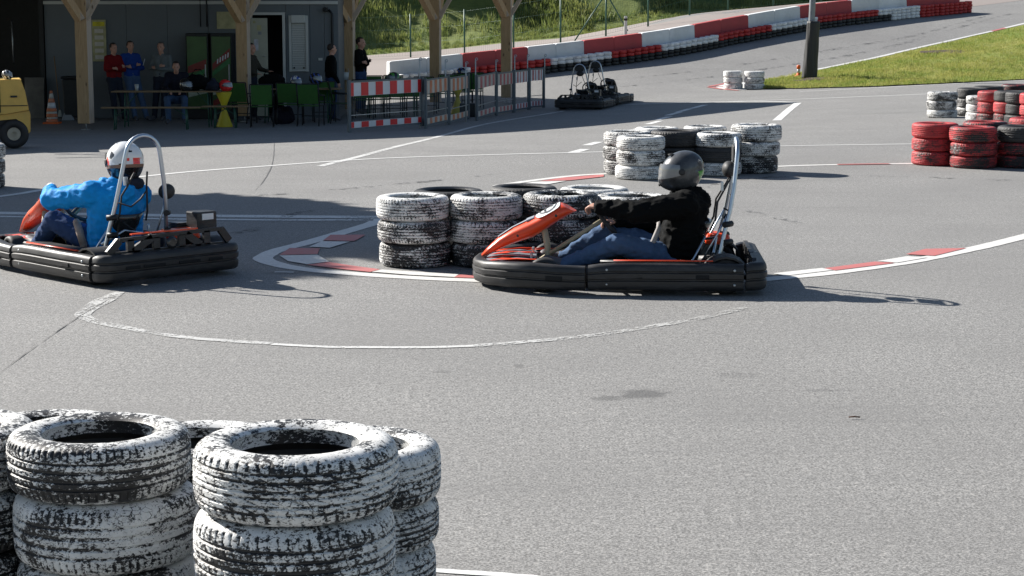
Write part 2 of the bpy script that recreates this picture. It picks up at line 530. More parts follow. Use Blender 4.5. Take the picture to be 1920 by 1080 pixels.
M['steel'] = simple("galvanised_steel", (.42, .45, .47), .42, .85, .15, 20)
M['chrome'] = simple("chromed_tube", (.56, .62, .69), .34, 1, .05, 12)
M['grey_paint'] = simple("grey_paint", (.23, .25, .27), .5, 0, .12, 5)
M['container'] = simple("container_wall", (.125, .145, .16), .55, 0, .06, 2)
M['white_paint'] = simple("white_paint", (.50, .52, .50), .45, 0, .06, 3)
M['door_white'] = simple("door_paint", (.40, .41, .33), .5, 0, .10, 3)
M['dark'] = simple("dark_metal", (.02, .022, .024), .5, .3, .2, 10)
M['black_matte'] = simple("black_interior", (.012, .012, .013), .9)
M['roof'] = simple("roof_sheet", (.12, .12, .12), .7)
M['floor'] = simple("concrete_floor", (.16, .16, .16), .85, 0, .2, 1)
def plastic_black(name, base=.020, rough=.42, scratch=.32):
    m, nt, b = new_mat(name)
    v = obj_coord(nt, (1.2, 1.2, 5), True)
    n1 = noise_n(nt, v, 4, 6, .7, .4); n2 = noise_n(nt, v, 30, 4, .7)
    c = mixc(nt, ramp(nt, n1, [(.45, 0.0), (.8, scratch)]), (base, base, base * 1.05), (.15, .15, .155))
    L(nt, c, b.inputs["Base Color"])
    L(nt, ramp(nt, n1, [(.3, rough - .06), (.75, rough + .22)]), b.inputs["Roughness"])
    bump(nt, b, n2, .12, .004)
    return m
M['bumper'] = plastic_black("bumper_plastic")
M['pad'] = plastic_black("black_padding", .022, .55, .12)
M['kart_red'] = simple("red_plastic", (.80, .075, .018), .3, 0, .08, 3, coat=.2)
M['sticker_grey'] = simple("grey_sticker", (.30, .32, .36), .35, 0, .1, 3)
M['sticker_white'] = simple("white_sticker", (.78, .80, .82), .3, 0, .05, 3)
M['beige'] = simple("column_paint", (.48, .42, .28), .5, 0, .15, 6)
M['engine'] = simple("engine_metal", (.16, .16, .16), .45, .7, .3, 14)
M['rubber'] = simple("slick_rubber", (.02, .02, .021), .6, 0, .2, 8)
M['fabric_green'] = simple("green_fabric", (.035, .13, .02), .7, 0, .12, 12)
M['yellow_plastic'] = simple("yellow_plastic", (.62, .50, .02), .45, 0, .1, 4)
M['forklift'] = simple("ochre_machine_paint", (.66, .42, .09), .45, 0, .1, 3, dirt=((.2, .13, .05), .35))
M['concrete_white'] = simple("white_painted_concrete", (.74, .75, .76), .7, 0, .08, 1.4, bmp=.2, dirt=((.35, .35, .35), .4))
M['concrete_red'] = simple("red_painted_concrete", (.44, .06, .065), .7, 0, .12, 1.4, bmp=.2, dirt=((.3, .08, .08), .4))
M['fence_green'] = simple("green_fence_paint", (.02, .09, .06), .45, 0, .1, 6)
M['skin'] = simple("skin", (.52, .28, .20), .5, 0, .1, 8)
M['hair_dark'] = simple("dark_hair", (.03, .02, .015), .7, 0, .2, 40)
M['hair_grey'] = simple("grey_hair", (.12, .11, .10), .7, 0, .2, 40)
M['shoe'] = simple("shoes", (.09, .09, .10), .6)
def cloth(name, col, rough=.85):
    m = simple(name, col, rough, 0, .12, 22, bmp=.25)
    m.node_tree.nodes["Principled BSDF"].inputs["Specular IOR Level"].default_value = .12
    return m
M['jacket_black'] = cloth("black_jacket", (.004, .0045, .005))
M['jeans'] = cloth("blue_jeans", (.075, .125, .22))
M['jeans_dark'] = cloth("dark_jeans", (.035, .065, .15))
M['jacket_blue'] = cloth("bright_blue_jacket", (.008, .28, .72), .6)
M['track_red'] = cloth("red_track_top", (.18, .012, .014))
M['track_blue'] = cloth("blue_shirt", (.02, .06, .27))
M['grey_sweat'] = cloth("grey_sweater", (.15, .17, .175))
M['dark_navy'] = cloth("dark_navy", (.018, .018, .028))
M['brown_coat'] = cloth("brown_coat", (.05, .045, .035))
M['trouser_dark'] = cloth("dark_trousers", (.025, .03, .045))
M['red_stripe'] = simple("red_reflective_film", (.72, .02, .025), .4, 0, .05, 5)
M['white_stripe'] = simple("white_reflective_film", (.72, .74, .76), .4, 0, .05, 5)
M['orange_faded'] = simple("faded_orange_film", (.62, .20, .09), .6, 0, .2, 12, dirt=((.6, .5, .42), .6))
M['pink_faded'] = simple("faded_red_film", (.52, .12, .12), .6, 0, .2, 12, dirt=((.6, .42, .4), .6))
M['cream_faded'] = simple("yellowed_white_film", (.58, .55, .48), .6, 0, .1, 12)
M['orange'] = simple("cone_orange", (.75, .13, .02), .5)
M['poster'] = simple("poster_paper", (.42, .40, .22), .6, 0, .25, 6)
M['paper'] = simple("paper", (.55, .56, .62), .7)
M['gloss_black'] = simple("gloss_black", (.018, .02, .022), .2, 0, .3, 4, coat=.5)
M['helmet_dark'] = simple("helmet_dark_swirl", (.03, .032, .036), .3, 0, .6, 5, coat=.35, dirt=((.16, .17, .18), .7))
M['visor'] = simple("smoked_visor", (.20, .21, .22), .2, .2, .1, 3, coat=1)
M['helmet_white'] = simple("helmet_white", (.74, .75, .76), .22, 0, .05, 4, coat=.6)
M['helmet_blue'] = simple("helmet_blue", (.05, .10, .35), .2, 0, .2, 4, coat=.6)
M['helmet_red'] = simple("helmet_red", (.75, .03, .03), .25, 0, .1, 4, coat=.6)
M['helmet_green'] = simple("helmet_green", (.08, .35, .05), .25, 0, .1, 4, coat=.6)
M['cooler_green'] = simple("cooler_green", (.05, .12, .03), .35, 0, .25, 2)
M['cooler_red'] = simple("cooler_red", (.25, .02, .015), .35)
M['cooler_dkgreen'] = simple("cooler_dark_green", (.03, .22, .06), .35)
M['cooler_pale'] = simple("cooler_pale", (.45, .50, .38), .35)
# ------------------------------------------------------------ ground
def grid_mesh(name, xs, ys, zf, mat, **k):
    XX, YY = np.meshgrid(xs, ys)
    Z = zf(XX.ravel(), YY.ravel())
    verts = np.stack([XX.ravel(), YY.ravel(), Z], 1)
    nx, ny = len(xs), len(ys)
    faces = [(j * nx + i, j * nx + i + 1, (j + 1) * nx + i + 1, (j + 1) * nx + i) for j in range(ny - 1) for i in range(nx - 1)]
    return mesh_obj(name, verts, faces, mat, smooth=True, **k)
xs = np.concatenate([np.arange(-60, -24, 3.0), np.arange(-24, 30, .5), np.arange(30, 70, 3.0)])
ys = np.concatenate([np.arange(-24, 20, 4.0), np.arange(20, 92, .5), np.arange(92, 121, 3.0)])
grid_mesh("asphalt_ground", xs, ys, lambda x, y: zs(x, y), M['asphalt'], kind="structure")
mesh_obj("distant_ground", [(-900, -900, -1.2), (900, -900, -1.2), (900, 900, -1.2), (-900, 900, -1.2)], [(0, 1, 2, 3)], M['bank'], kind="structure")
def interp(poly, n):
    P = [Vector(p) for p in poly]
    d = [0]
    for a, b_ in zip(P, P[1:]): d.append(d[-1] + (b_ - a).length)
    out = []
    for i in range(n):
        t = d[-1] * i / (n - 1)
        k = max(j for j in range(len(d)) if d[j] <= t + 1e-9); k = min(k, len(P) - 2)
        f = (t - d[k]) / (d[k + 1] - d[k])
        # catmull-rom
        p0 = P[max(k - 1, 0)]; p1 = P[k]; p2 = P[k + 1]; p3 = P[min(k + 2, len(P) - 1)]
        out.append(.5 * ((2 * p1) + (p2 - p0) * f + (2 * p0 - 5 * p1 + 4 * p2 - p3) * f * f + (3 * p1 - p0 - 3 * p2 + p3) * f ** 3))
    return out
def nz(x, y, z=0, s=1.0): return mnoise.noise(Vector((x * s, y * s, z)))
# grassy bank behind the outer road
toe = [pt(*a) for a in TOE]
toe[0] = toe[0] + Vector((-4, 0, 0))
TN = 260
toeP = interp(toe, TN)
prof_b = prof = [(-1.2, -.35), (0, .03), (1, .08), (2.5, .16), (4.5, .35), (6, .75), (8, 1.9), (10, 3.1), (12, 4.3), (14, 5.5), (17, 7.3), (20, 9.1), (24, 11.3), (28, 13.0), (34, 14.0), (60, 14.5), (300, 15.0)]
bank_pts = []
def bank_at(i, d, h):
    p = toeP[i]; t = (toeP[min(i + 1, TN - 1)] - toeP[max(i - 1, 0)]); n = Vector((-t.y, t.x, 0)).normalized()
    q = p + n * d
    w = min(1, max(0, (d - 1) / 5))
    q.z = p.z * max(.25, 1 - d / 60) + h + w * (nz(q.x, q.y, 3, .16) * 1.5 + nz(q.x, q.y, 9, .5) * .45)
    return q
verts = [bank_at(i, d, h) for (d, h) in prof for i in range(TN)]
faces = [(j * TN + i, j * TN + i + 1, (j + 1) * TN + i + 1, (j + 1) * TN + i) for j in range(len(prof) - 1) for i in range(TN - 1)]
mesh_obj("grass_bank", verts, faces, M['bank'], smooth=True, kind="structure")
def tufts(name, spots, mat, h, spread, blades=4, parent=None, **k):
    vs, fs = [], []
    for (p, sc) in spots:
        for _ in range(blades):
            a = random.random() * 6.283; r = random.random() * spread * sc
            bx, by = p.x + math.cos(a) * r, p.y + math.sin(a) * r
            hh = h * sc * random.uniform(.6, 1.25); w = hh * random.uniform(.05, .10); t = random.random() * 6.283
            lx, ly = random.uniform(-.4, .4) * hh, random.uniform(-.4, .4) * hh
            i0 = len(vs)
            cx, cy = math.cos(t) * w, math.sin(t) * w
            vs += [(bx - cx, by - cy, p.z - .02), (bx + cx, by + cy, p.z - .02), (bx + cx * .6 + lx * .4, by + cy * .6 + ly * .4, p.z + hh * .6), (bx + lx, by + ly, p.z + hh)]
            fs += [(i0, i0 + 1, i0 + 2), (i0, i0 + 2, i0 + 3)]
    return mesh_obj(name, vs, fs, mat, kind="stuff", **k)
rnd = random.Random(3)
spots = []
for _ in range(62000):
    i = rnd.randrange(25, TN - 20); d = 0.1 + 17 * rnd.random() ** 1.25
    for j in range(len(prof) - 1):
        if prof[j][0] <= d < prof[j + 1][0]:
            f = (d - prof[j][0]) / (prof[j + 1][0] - prof[j][0]); h = prof[j][1] * (1 - f) + prof[j + 1][1] * f
    q = bank_at(i, d, h)
    if abs(q.x / q.y) > .36: continue
    den = nz(q.x, q.y, 1, .3)
    if d > 4 and rnd.random() > .55 + den: continue
    spots.append((q, (.45 if d < 4 else 1.0) * rnd.uniform(.6, 1.3)))
tufts("long_grass", spots, M['blade_bank'], .30, .34, 6, label="long grass growing on the bank behind the fence", cat="grass")
# pale outer road strip between barrier wall and bank
wallP = interp([pt(*a) for a in WALL], 60)
def lerp_strip(A, B, name, mat, lift, n=60, m=8, **k):
    a = interp(A, n); b_ = interp(B, n)
    vs = []
    for j in range(m + 1):
        for i in range(n):
            q = a[i].lerp(b_[i], j / m); q.z = zt(q.x, q.y) + lift; vs.append(q)
    fs = [(j * n + i, j * n + i + 1, (j + 1) * n + i + 1, (j + 1) * n + i) for j in range(m) for i in range(n - 1)]
    return mesh_obj(name, vs, fs, mat, smooth=True, **k)
near = [Vector((-26, 62, 0)), Vector((-9, 61, 0))] + [pt(*a) + Vector((-.5, .6, 0)) for a in WALL] + [Vector((24, 80, 0))]
far = [Vector((t.x, t.y, 0)) + Vector((0, .6, 0)) for t in toe[1:9]]
lerp_strip(near, far, "outer_road", M['pale_asphalt'], .006, 80, 14, kind="structure")
# grass wedge between the two tracks
gf = [pt(*a) for a in GFRONT]; gb = [pt(*a) for a in GBACK]
n, m_ = 90, 26
a = interp(gf, n); b_ = interp(gb, n)
for i in range(n):
    a[i].y += .14 * nz(a[i].x, 0, 8, 1.7) + .08 * nz(a[i].x, 3, 8, 5); b_[i].y += .10 * nz(b_[i].x, 0, 2, 1.9)
vs = []
for j in range(m_ + 1):
    for i in range(n):
        f = j / m_
        q = a[i].lerp(b_[i], f)
        base = a[i].z * (1 - f) + b_[i].z * f
        e = math.sin(math.pi * min(1, max(0, f)))
        wd_ = (b_[i] - a[i]).length
        q.z = max(zt(q.x, q.y), base - .1) + .03 + e * min(.12, .02 * wd_) + e * (nz(q.x, q.y, 2, .9) * .10 + nz(q.x, q.y, 5, 2.5) * .04)
        vs.append(q)
fs = [(j * n + i, j * n + i + 1, (j + 1) * n + i + 1, (j + 1) * n + i) for j in range(m_) for i in range(n - 1)]
mesh_obj("grass_verge", vs, fs, M['grass'], smooth=True, kind="structure")
GV = vs
spots = []
for _ in range(26000):
    i = rnd.randrange(0, n - 30); j = rnd.randrange(0, m_ - 1)
    u, w = rnd.random(), rnd.random()
    q = GV[j * n + i].lerp(GV[j * n + i + 1], u).lerp(GV[(j + 1) * n + i].lerp(GV[(j + 1) * n + i + 1], u), w)
    spots.append((q, rnd.uniform(.5, 1.2) * (1.0 + .5 * nz(q.x, q.y, 4, .8))))
tufts("verge_grass", spots, M['blade'], .07, .12, 5, label="short green grass growing on the verge between the tracks", cat="grass")
# bare soil scar in the verge
def on_verge(px, py):
    a_ = (540 - py) / F; dy = CT + a_ * ST; dx = (px - 960) / F / dy; dz = (-ST + a_ * CT) / dy
    best = min(GV, key=lambda q: abs(q.x - dx * q.y) * 3 + abs(q.z - (CAM_H + dz * q.y)) * 8)
    return Vector(best)
soil = simple("bare_soil", (.07, .05, .035), .95, bmp=.4)
for (px, py, w_) in ((1770, 98, .75), (1530, 152, .6)):
    q = on_verge(px, py)
    pts_ = []
    for k in range(14):
        an = k / 14 * 6.283; rr = w_ * (1 + .35 * math.sin(3 * an + px) + .2 * math.cos(5 * an))
        pts_.append(Vector((q.x + math.cos(an) * rr, q.y + math.sin(an) * rr * .45, q.z + .035 + math.sin(an) * .05)))
    mesh_obj("soil_patch", [q + Vector((0, 0, .05))] + pts_, [(0, k + 1, (k + 1) % 14 + 1) for k in range(14)], soil, kind="structure")

# ------------------------------------------------------------ painted markings
_lift = [0.004]
def strip(name, pix, width, mat, sub=6, lift=.004):
    """painted line: centre line given on the ground, real width in metres"""
    P = interp([at(*p) for p in pix], max(3, sub * (len(pix) - 1) + 1))
    n_ = len(P)
    W = width if isinstance(width, (list, tuple)) else [width] * n_
    if len(W) != n_: W = [np.interp(i / (n_ - 1) * (len(W) - 1), range(len(W)), W) for i in range(n_)]
    vs = []
    for i, p in enumerate(P):
        t = P[min(i + 1, n_ - 1)] - P[max(i - 1, 0)]
        nn = Vector((-t.y, t.x, 0)).normalized()
        for s in (-1, 1):
            q = p + nn * (s * W[i] / 2 + random.uniform(-.004, .004)); q.z = zt(q.x, q.y) + lift
            vs.append(q)
    return mesh_obj(name, vs, [(2 * i, 2 * i + 1, 2 * i + 3, 2 * i + 2) for i in range(n_ - 1)], mat, kind="structure")
def patch(name, pix, mat, lift=.008):
    P = [at(*p) for p in pix]
    return mesh_obj(name, [Vector((p.x, p.y, zt(p.x, p.y) + lift)) for p in P], [tuple(range(len(P)))], mat, kind="structure")
strip("painted_line", [(-60, 375), (20, 366), (98, 353)], .12, M['line'])
strip("painted_line", [(240, 334), (360, 322), (480, 313), (700, 298), (900, 291), (1130, 285), (1300, 279), (1465, 274), (1720, 270)], .10, M['line'])
strip("painted_line", [(600, 312), (700, 287), (775, 268), (880, 240), (960, 224), (1058, 208)], .115, M['line_worn'])
strip("painted_line", [(1090, 198), (1190, 195.5), (1290, 192.5), (1400, 190.5), (1460, 191), (1490, 192.5)], .14, M['line'])
strip("painted_line", [(1496, 193), (1478, 207), (1456, 226)], .18, M['line'])
strip("painted_line", [(1360, 191), (1476, 187), (1600, 182), (1735, 176.5), (1930, 168)], .11, M['line'])
strip("painted_line", [(1500, 172), (1640, 165), (1760, 158.5), (1930, 150)], .10, M['line'])
strip("painted_line", [(1410, 158), (1500, 140), (1640, 111), (1780, 79), (1860, 61)], .13, M['line'], 8, lift=.05)
strip("kerb_stripe_red", [(1860, 61), (1885, 55)], .13, M['kerb_red'], 8, lift=.05)
strip("painted_line", [(1885, 55), (1935, 43)], .13, M['line'], 8, lift=.05)
strip("painted_line", [(1800, 14), (1850, 2), (1890, -7)], .13, M['line'])
for (px, py) in ((1310, 200), (1283, 207), (1263, 213.5), (1243, 222), (1226, 230), (1203, 240), (1112, 269.5), (1086, 283)):
    strip("painted_dash", [(px - 12, py + 3.2), (px + 12, py - 3.2)], .16, M['line'], 3)
strip("painted_dash", [(515, 510.5), (551, 511)], .05, M['line_worn'], 3)
# broad worn line through the shaded strip
strip("painted_line", [(-80, 399), (150, 402), (350, 405), (520, 406.5), (712, 408)], .24, M['line_worn'])
strip("painted_line", [(-80, 405.5), (150, 408.5), (350, 411.5), (520, 413), (700, 413)], .13, M['line_worn'])
# hairpin kerb
OUT = [(712, 409), (700, 419), (649, 434.5), (578, 455), (520, 470), (497, 481), (494, 487), (522, 497), (578, 506.5), (677, 515), (789, 522), (880, 526), (1020, 530), (1160, 531), (1300, 530), (1400, 527), (1480, 520), (1560, 512), (1700, 492), (1800, 472), (1860, 459), (1960, 434)]
strip("kerb_outer_line", OUT, .17, M['kerb_white'], 6)
patch("kerb_block_red", [(606, 452), (620, 441.5), (686, 441.5), (664, 453.5)], M['kerb_red'])
patch("kerb_block_white", [(580, 464), (604, 453.5), (656, 454.5), (618, 466)], M['kerb_white'])
patch("kerb_block_red", [(524, 479.5), (543, 466.5), (600, 467), (595, 478)], M['kerb_red'])
patch("kerb_block_white", [(524, 480.5), (595, 479), (617, 492), (575, 497), (540, 491)], M['kerb_white'])
patch("kerb_block_red", [(575, 498), (617, 493), (660, 499.5), (713, 506.5), (694, 511.5), (640, 506)], M['kerb_red'])
patch("kerb_block_white", [(697, 511), (716, 507), (860, 516), (852, 521), (770, 517)], M['kerb_white'])
patch("kerb_block_red", [(850, 521.5), (862, 516.5), (990, 521), (980, 526)], M['kerb_red'])
patch("kerb_block_white", [(1450, 514), (1540, 504), (1562, 508), (1470, 519)], M['kerb_white'])
patch("kerb_block_red", [(1545, 504.5), (1640, 492), (1678, 494.5), (1566, 508.5)], M['kerb_red'])
patch("kerb_block_white", [(1645, 491), (1700, 482), (1740, 484), (1682, 494)], M['kerb_white'])
patch("kerb_block_red", [(1698, 478), (1735, 468), (1812, 466.5), (1752, 481)], M['kerb_red'])
# worn curve nearest the camera
strip("painted_line", [(226, 548), (190, 566), (164, 582), (157, 594), (185, 605), (270, 622)], [.07, .16, .13, .11, .10, .09], M['line_faded'])
strip("painted_line", [(270, 622), (330, 631), (400, 638), (510, 645)], .085, M['line_faded'])
strip("painted_line", [(510, 646), (610, 651), (700, 652), (800, 652), (890, 649)], .07, M['line_worn'])
strip("painted_line", [(890, 649), (970, 643), (1050, 636), (1130, 627), (1200, 616), (1290, 602)], .09, M['line_faded'])
strip("painted_line", [(1290, 602), (1345, 590), (1400, 577)], .09, M['line_ghost'])
# kerb by the second cluster of tyres
strip("kerb_outer_line", [(930, 349), (987, 340.5), (1065, 331), (1130, 326.5), (1300, 319), (1465, 312), (1570, 309), (1740, 306.5)], .13, M['kerb_white'], 6)
patch("kerb_block_red", [(1010, 341), (1055, 334), (1132, 328), (1132, 332), (1070, 339)], M['kerb_red'])
strip("kerb_stripe_red", [(1570, 309.3), (1668, 308)], .10, M['kerb_red'], 4, lift=.009)
patch("kerb_block_white", [(960, 349), (1000, 342), (1062, 340), (1030, 346)], M['kerb_white'])
# kerb nose at the far tyres
patch("kerb_block_white", [(1340, 163), (1362, 157), (1400, 154), (1400, 169), (1358, 169)], M['kerb_white'], .006)
strip("kerb_stripe_red", [(1330, 162.5), (1348, 159.5), (1362, 156.5)], .14, M['kerb_red'], 4, lift=.012)
strip("kerb_stripe_red", [(1328, 163.5), (1350, 167), (1385, 170)], .14, M['kerb_red'], 4, lift=.012)
strip("kerb_stripe_red", [(1338, 163), (1356, 163)], .10, M['kerb_red'], 4, lift=.014)
# line at the foot of the picture
strip("painted_line", [(700, 1062), (820, 1071), (940, 1079), (1060, 1090)], .055, M['line'], 5)
# tar joints and a small twig
tar = simple("tar_joint", (.10, .10, .10), .8, dirt=((.14, .14, .14), .8))
strip("asphalt_joint", [(514, 268), (512, 300), (497, 335), (478, 358)], [.006, .010, .014, .006], tar, 8)
strip("asphalt_joint", [(215, 556), (140, 600), (60, 655), (0, 700)], [.005, .007, .004, .003], tar, 8)
strip("asphalt_joint", [(1600, 215), (1700, 211), (1740, 209)], .02, tar, 4)

# rubber laid down by the karts
strip("skid_mark", [(1500, 420), (1300, 360), (1500, 330), (1950, 340)], [.1, .14, .16, .2], M['skid'], 8, .0052)
strip("skid_mark", [(1150, 150), (1400, 120), (1700, 70), (1850, 30)], [.12, .2, .2, .2], M['skid'], 8, .0052)
strip("skid_mark", [(1100, 170), (1400, 135), (1650, 92), (1900, 25)], [.12, .2, .22, .2], M['skid'], 8, .0056)
strip("skid_mark", [(100, 380), (400, 372), (700, 350), (1000, 320)], [.1, .14, .14, .1], M['skid'], 8, .0052)
strip("skid_mark", [(60, 470), (430, 440), (560, 400), (700, 385)], [.1, .14, .14, .1], M['skid'], 8, .0056)
# ------------------------------------------------------------ car tyres
def tyre_mesh(name, Rr, W, pattern=0, seg=180, rows=26, ph=0.0):
    """profile: bead - side wall - shoulder - tread - shoulder - side wall - bead - inside"""
    Rb = Rr * .63
    lower = [(Rb + .004, .030), (Rb - .004, .018), (Rb + .008, .008), (Rr * .72, .003), (Rr * .82, .000), (Rr * .90, .006), (Rr * .95, .016)]
    tread = []
    for i in range(rows + 1):
        u = i / rows * 2 - 1                     # -1..1 over the tread
        z = W / 2 + u * (W / 2 - .020)
        r = Rr * (1 - .030 * abs(u) ** 5 - .008 * u * u)
        tread.append((r, z, u))
    prof = [(r, z, None) for r, z in lower] + tread + [(r, W - z, None) for r, z in reversed(lower)]
    inner = [(Rb + .006, W - .062, None), (Rr * .86, W - .045, None), (Rr * .93, W * .5, None), (Rr * .86, .045, None), (Rb + .02, .05, None)]
    prof += inner
    n = len(prof)
    vs, gv = [], []
    nsip = [62, 74, 54][pattern % 3]
    for pi_, (r, z, u) in enumerate(prof):
        for k in range(seg):
            th = 2 * math.pi * k / seg
            d = 0; g = 0
            if u is not None:
                au = abs(u)
                gpos = [(.0, .30, .62), (.18, .52), (.12, .42, .70)][pattern % 3]
                for gp in gpos:
                    if abs(au - gp) < .055: d = .0062; g = 1
                if au > .72:                      # shoulder lugs
                    q = (th * nsip / 6.2832 + u * .35) % 1.0
                    if q < .26: d = max(d, .0048); g = max(g, .9)
                elif d == 0:
                    sl = [1.2, -2.4 if u > 0 else 2.4, 3.0][pattern % 3]
                    q = (th * nsip / 6.2832 * [1, 1, .5][pattern % 3] + u * sl + .3) % 1.0
                    if q < .17: d = .0035; g = .6
            elif Rr * .88 < r:
                q = (th * nsip / 6.2832 + (.3 if z > W / 2 else -.3)) % 1.0
                if q < .26 and r > Rr * .93: d = .003; g = .5
            elif Rr * .72 < r < Rr * .86 and z in (prof[3][1], W - lower[3][1]):
                pass
            if pi_ > n - 5: g = 3.0
            a = th + ph
            vs.append(((r - d) * math.cos(a), (r - d) * math.sin(a), z)); gv.append(g)
    fs = []
    for i in range(n):
        j = (i + 1) % n
        for k in range(seg):
            k2 = (k + 1) % seg
            fs.append((i * seg + k, i * seg + k2, j * seg + k2, j * seg + k))
    me = bpy.data.meshes.new(name); me.from_pydata(vs, [], fs); me.update()
    at_ = me.attributes.new("groove", 'FLOAT', 'POINT'); at_.data.foreach_set("value", gv)
    me.polygons.foreach_set("use_smooth", [True] * len(fs))
    me.set_sharp_from_angle(angle=R(38))
    return me
TY_HI = [tyre_mesh("tyre_mesh", .31, .2, p, 372, 44) for p in range(3)]
TY_MD = [tyre_mesh("tyre_mesh", .31, .2, p, 186, 26) for p in range(3)]
for me in TY_HI + TY_MD: me.materials.append(M['tyre_white'])
LEVEL = {3: ["bottom", "middle", "top"], 4: ["bottom", "lower middle", "upper middle", "top"], 2: ["lower", "upper"]}
rt = random.Random(11)
def stack(x, y, D, hs, mats, wears, desc, group, hi=False, jitter=.012, z0=None):
    """one pile of tyres: every tyre a thing of its own. hs, mats, wears from bottom to top"""
    z = zt(x, y) if z0 is None else z0
    n_ = len(hs)
    for i, h in enumerate(hs):
        mk = mats[i] if isinstance(mats, (list, tuple)) else mats
        w = wears[i] if isinstance(wears, (list, tuple)) else wears
        me = (TY_HI if hi else TY_MD)[rt.randrange(3)]
        o = bpy.data.objects.new("tyre", me)
        link(o)
        dd = D * rt.uniform(.985, 1.01)
        o.location = (x + rt.uniform(-1, 1) * jitter, y + rt.uniform(-1, 1) * jitter, z)
        o.scale = (dd / .62, dd / .62, h / .2 * .995)
        o.rotation_euler = (0, 0, rt.uniform(0, 6.28))
        o.material_slots[0].link = 'OBJECT'
        o.material_slots[0].material = M[mk]
        o["wear"] = float(w)
        colour = {'tyre_white': 'white', 'tyre_red': 'red', 'tyre_black': 'black'}[mk]
        if mk == 'tyre_white' and w > .15: colour = 'flaking white'
        if mk == 'tyre_red' and w > .12: colour = 'scuffed red'
        lab = f"{colour} tyre, {LEVEL[n_][i]} of {desc}"
        tag(o, lab, "tyre", group)
        z += h
def sp(px, depth, z=.45): return pos_at_depth(px, depth, z)
FG = "tyres piled in the foreground"
W_, B_, R_ = 'tyre_white', 'tyre_black', 'tyre_red'
x, y = sp(558, 5.87); stack(x, y, .62, [.22, .22, .25, .21], W_, [.1, .1, .07, .10], "the nearest pile, right of the front two", FG, True)
x, y = sp(197, 6.3); stack(x, y, .60, [.2, .205, .23, .195], W_, [.1, .1, .04, .15], "the front left pile, black scuff across its top tyre", FG, True)
x, y = sp(666, 6.56); stack(x, y, .575, [.186, .19, .157, .197], W_, [.02, .03, .10, .08], "the pile behind the nearest one, to its right", FG, True)
x, y = sp(-98, 6.45); stack(x, y, .61, [.2, .21, .2, .205], W_, [.1, .16, .18, .08], "the foreground pile cut by the left frame edge", FG, True)
x, y = sp(98, 7.0); stack(x, y, .58, [.19, .19, .17, .14], W_, [.1, .1, .1, .20], "the pile behind the two leftmost foreground piles", FG, True)
x, y = sp(383, 6.86); stack(x, y, .58, [.17, .17, .17, .17], W_, [.1, .1, .1, .12], "the pile behind and between the front two", FG, True)
MG = "tyres piled at the hairpin kerb"
x, y = sp(776, 16.17); stack(x, y, .62, [.205, .185, .2], W_, [.20, .10, .03], "the leftmost pile at the hairpin kerb", MG, True, .02)
x, y = sp(914, 16.2); stack(x, y, .62, [.2, .19, .205], W_, [.24, .14, .08], "the second pile from the left at the hairpin", MG, True, .02)
x, y = sp(1050, 16.25); stack(x, y, .64, [.2, .2, .205], [W_, W_, W_], [.26, .2, .20], "the pile directly behind the orange fairing", MG, True, .02)
x, y = sp(1186, 16.35); stack(x, y, .62, [.2, .19, .19], [W_, B_, W_], [.12, 0, .1], "the pile behind the black driver's arms", MG, False, .02)
x, y = sp(845, 16.8); stack(x, y, .62, [.2, .19, .19], [W_, B_, B_], [.12, 0, 0], "the leftmost back row pile at the hairpin", MG, False, .02)
x, y = sp(982, 16.85); stack(x, y, .60, [.2, .19, .215], [W_, B_, B_], [.12, 0, 0], "the middle back row pile at the hairpin", MG, False, .02)
x, y = sp(1118, 16.9); stack(x, y, .62, [.2, .2, .19], [W_, B_, W_], [.12, 0, .04], "the rightmost back row pile at the hairpin", MG, False, .02)
SG = "tyres piled beyond the driver in black"
x, y = sp(1176, 24.8); stack(x, y, .62, [.19, .18, .18], W_, [.14, .13, .09], "the half hidden leftmost pile beyond the black helmet", SG)
x, y = sp(1200, 24.1); stack(x, y, .615, [.175, .19, .172], W_, [.04, .08, .03], "the front left pile beyond the black helmet", SG)
x, y = sp(1267, 24.75); stack(x, y, .66, [.18, .18, .205], [W_, B_, B_], [.1, 0, 0], "the black topped pile beyond the black helmet", SG)
x, y = sp(1346, 24.6); stack(x, y, .62, [.175, .19, .18], [W_, B_, W_], [.05, 0, .04], "the pile between black helmet and rollbar", SG)
x, y = sp(1414, 25.0); stack(x, y, .665, [.225, .185, .215], W_, [.19, .07, .09], "the brown stained pile right of the rollbar", SG, False, .03)
x, y = sp(1322, 25.35); stack(x, y, .58, [.19, .19, .20], W_, [.1, .1, .12], "the rearmost pile beyond the black helmet", SG)
x, y = sp(1232, 25.4); stack(x, y, .58, [.19, .18, .19], W_, [.1, .1, .05], "the pile behind the two left ones beyond the helmet", SG)
RG = "red and black tyres piled at the right edge"
x, y = sp(1755, 26.15); stack(x, y, .635, [.19, .18, .2], R_, [.04, .02, -.02], "the leftmost pile of the bright red cluster", RG)
x, y = sp(1825, 25.7); stack(x, y, .63, [.165, .18, .205], R_, [.16, .10, .12], "the second pile from left in the bright red cluster", RG)
x, y = sp(1914, 25.75); stack(x, y, .64, [.17, .17, .215], [R_, R_, B_], [.18, .12, 0], "the black topped pile beside the bright red ones", RG)
x, y = sp(1848, 26.5); stack(x, y, .62, [.19, .18, .2], [R_, R_, R_], [.1, .1, .16], "the pile behind the bright red cluster", RG)
x, y = sp(1935, 26.6); stack(x, y, .62, [.2, .19, .22], R_, [.1, .1, .04], "the pile behind the black topped one, right edge", RG)
FR = "tyres piled at the far right of the track"
def sq(px, Y): return (px - 960) / F * (Y * CT + 2 * ST), Y
x, y = sq(1766, 38.0); stack(x, y, .60, [.16, .175, .175], W_, [.10, .14, .14], "the half white half black pile, far right cluster", FR)
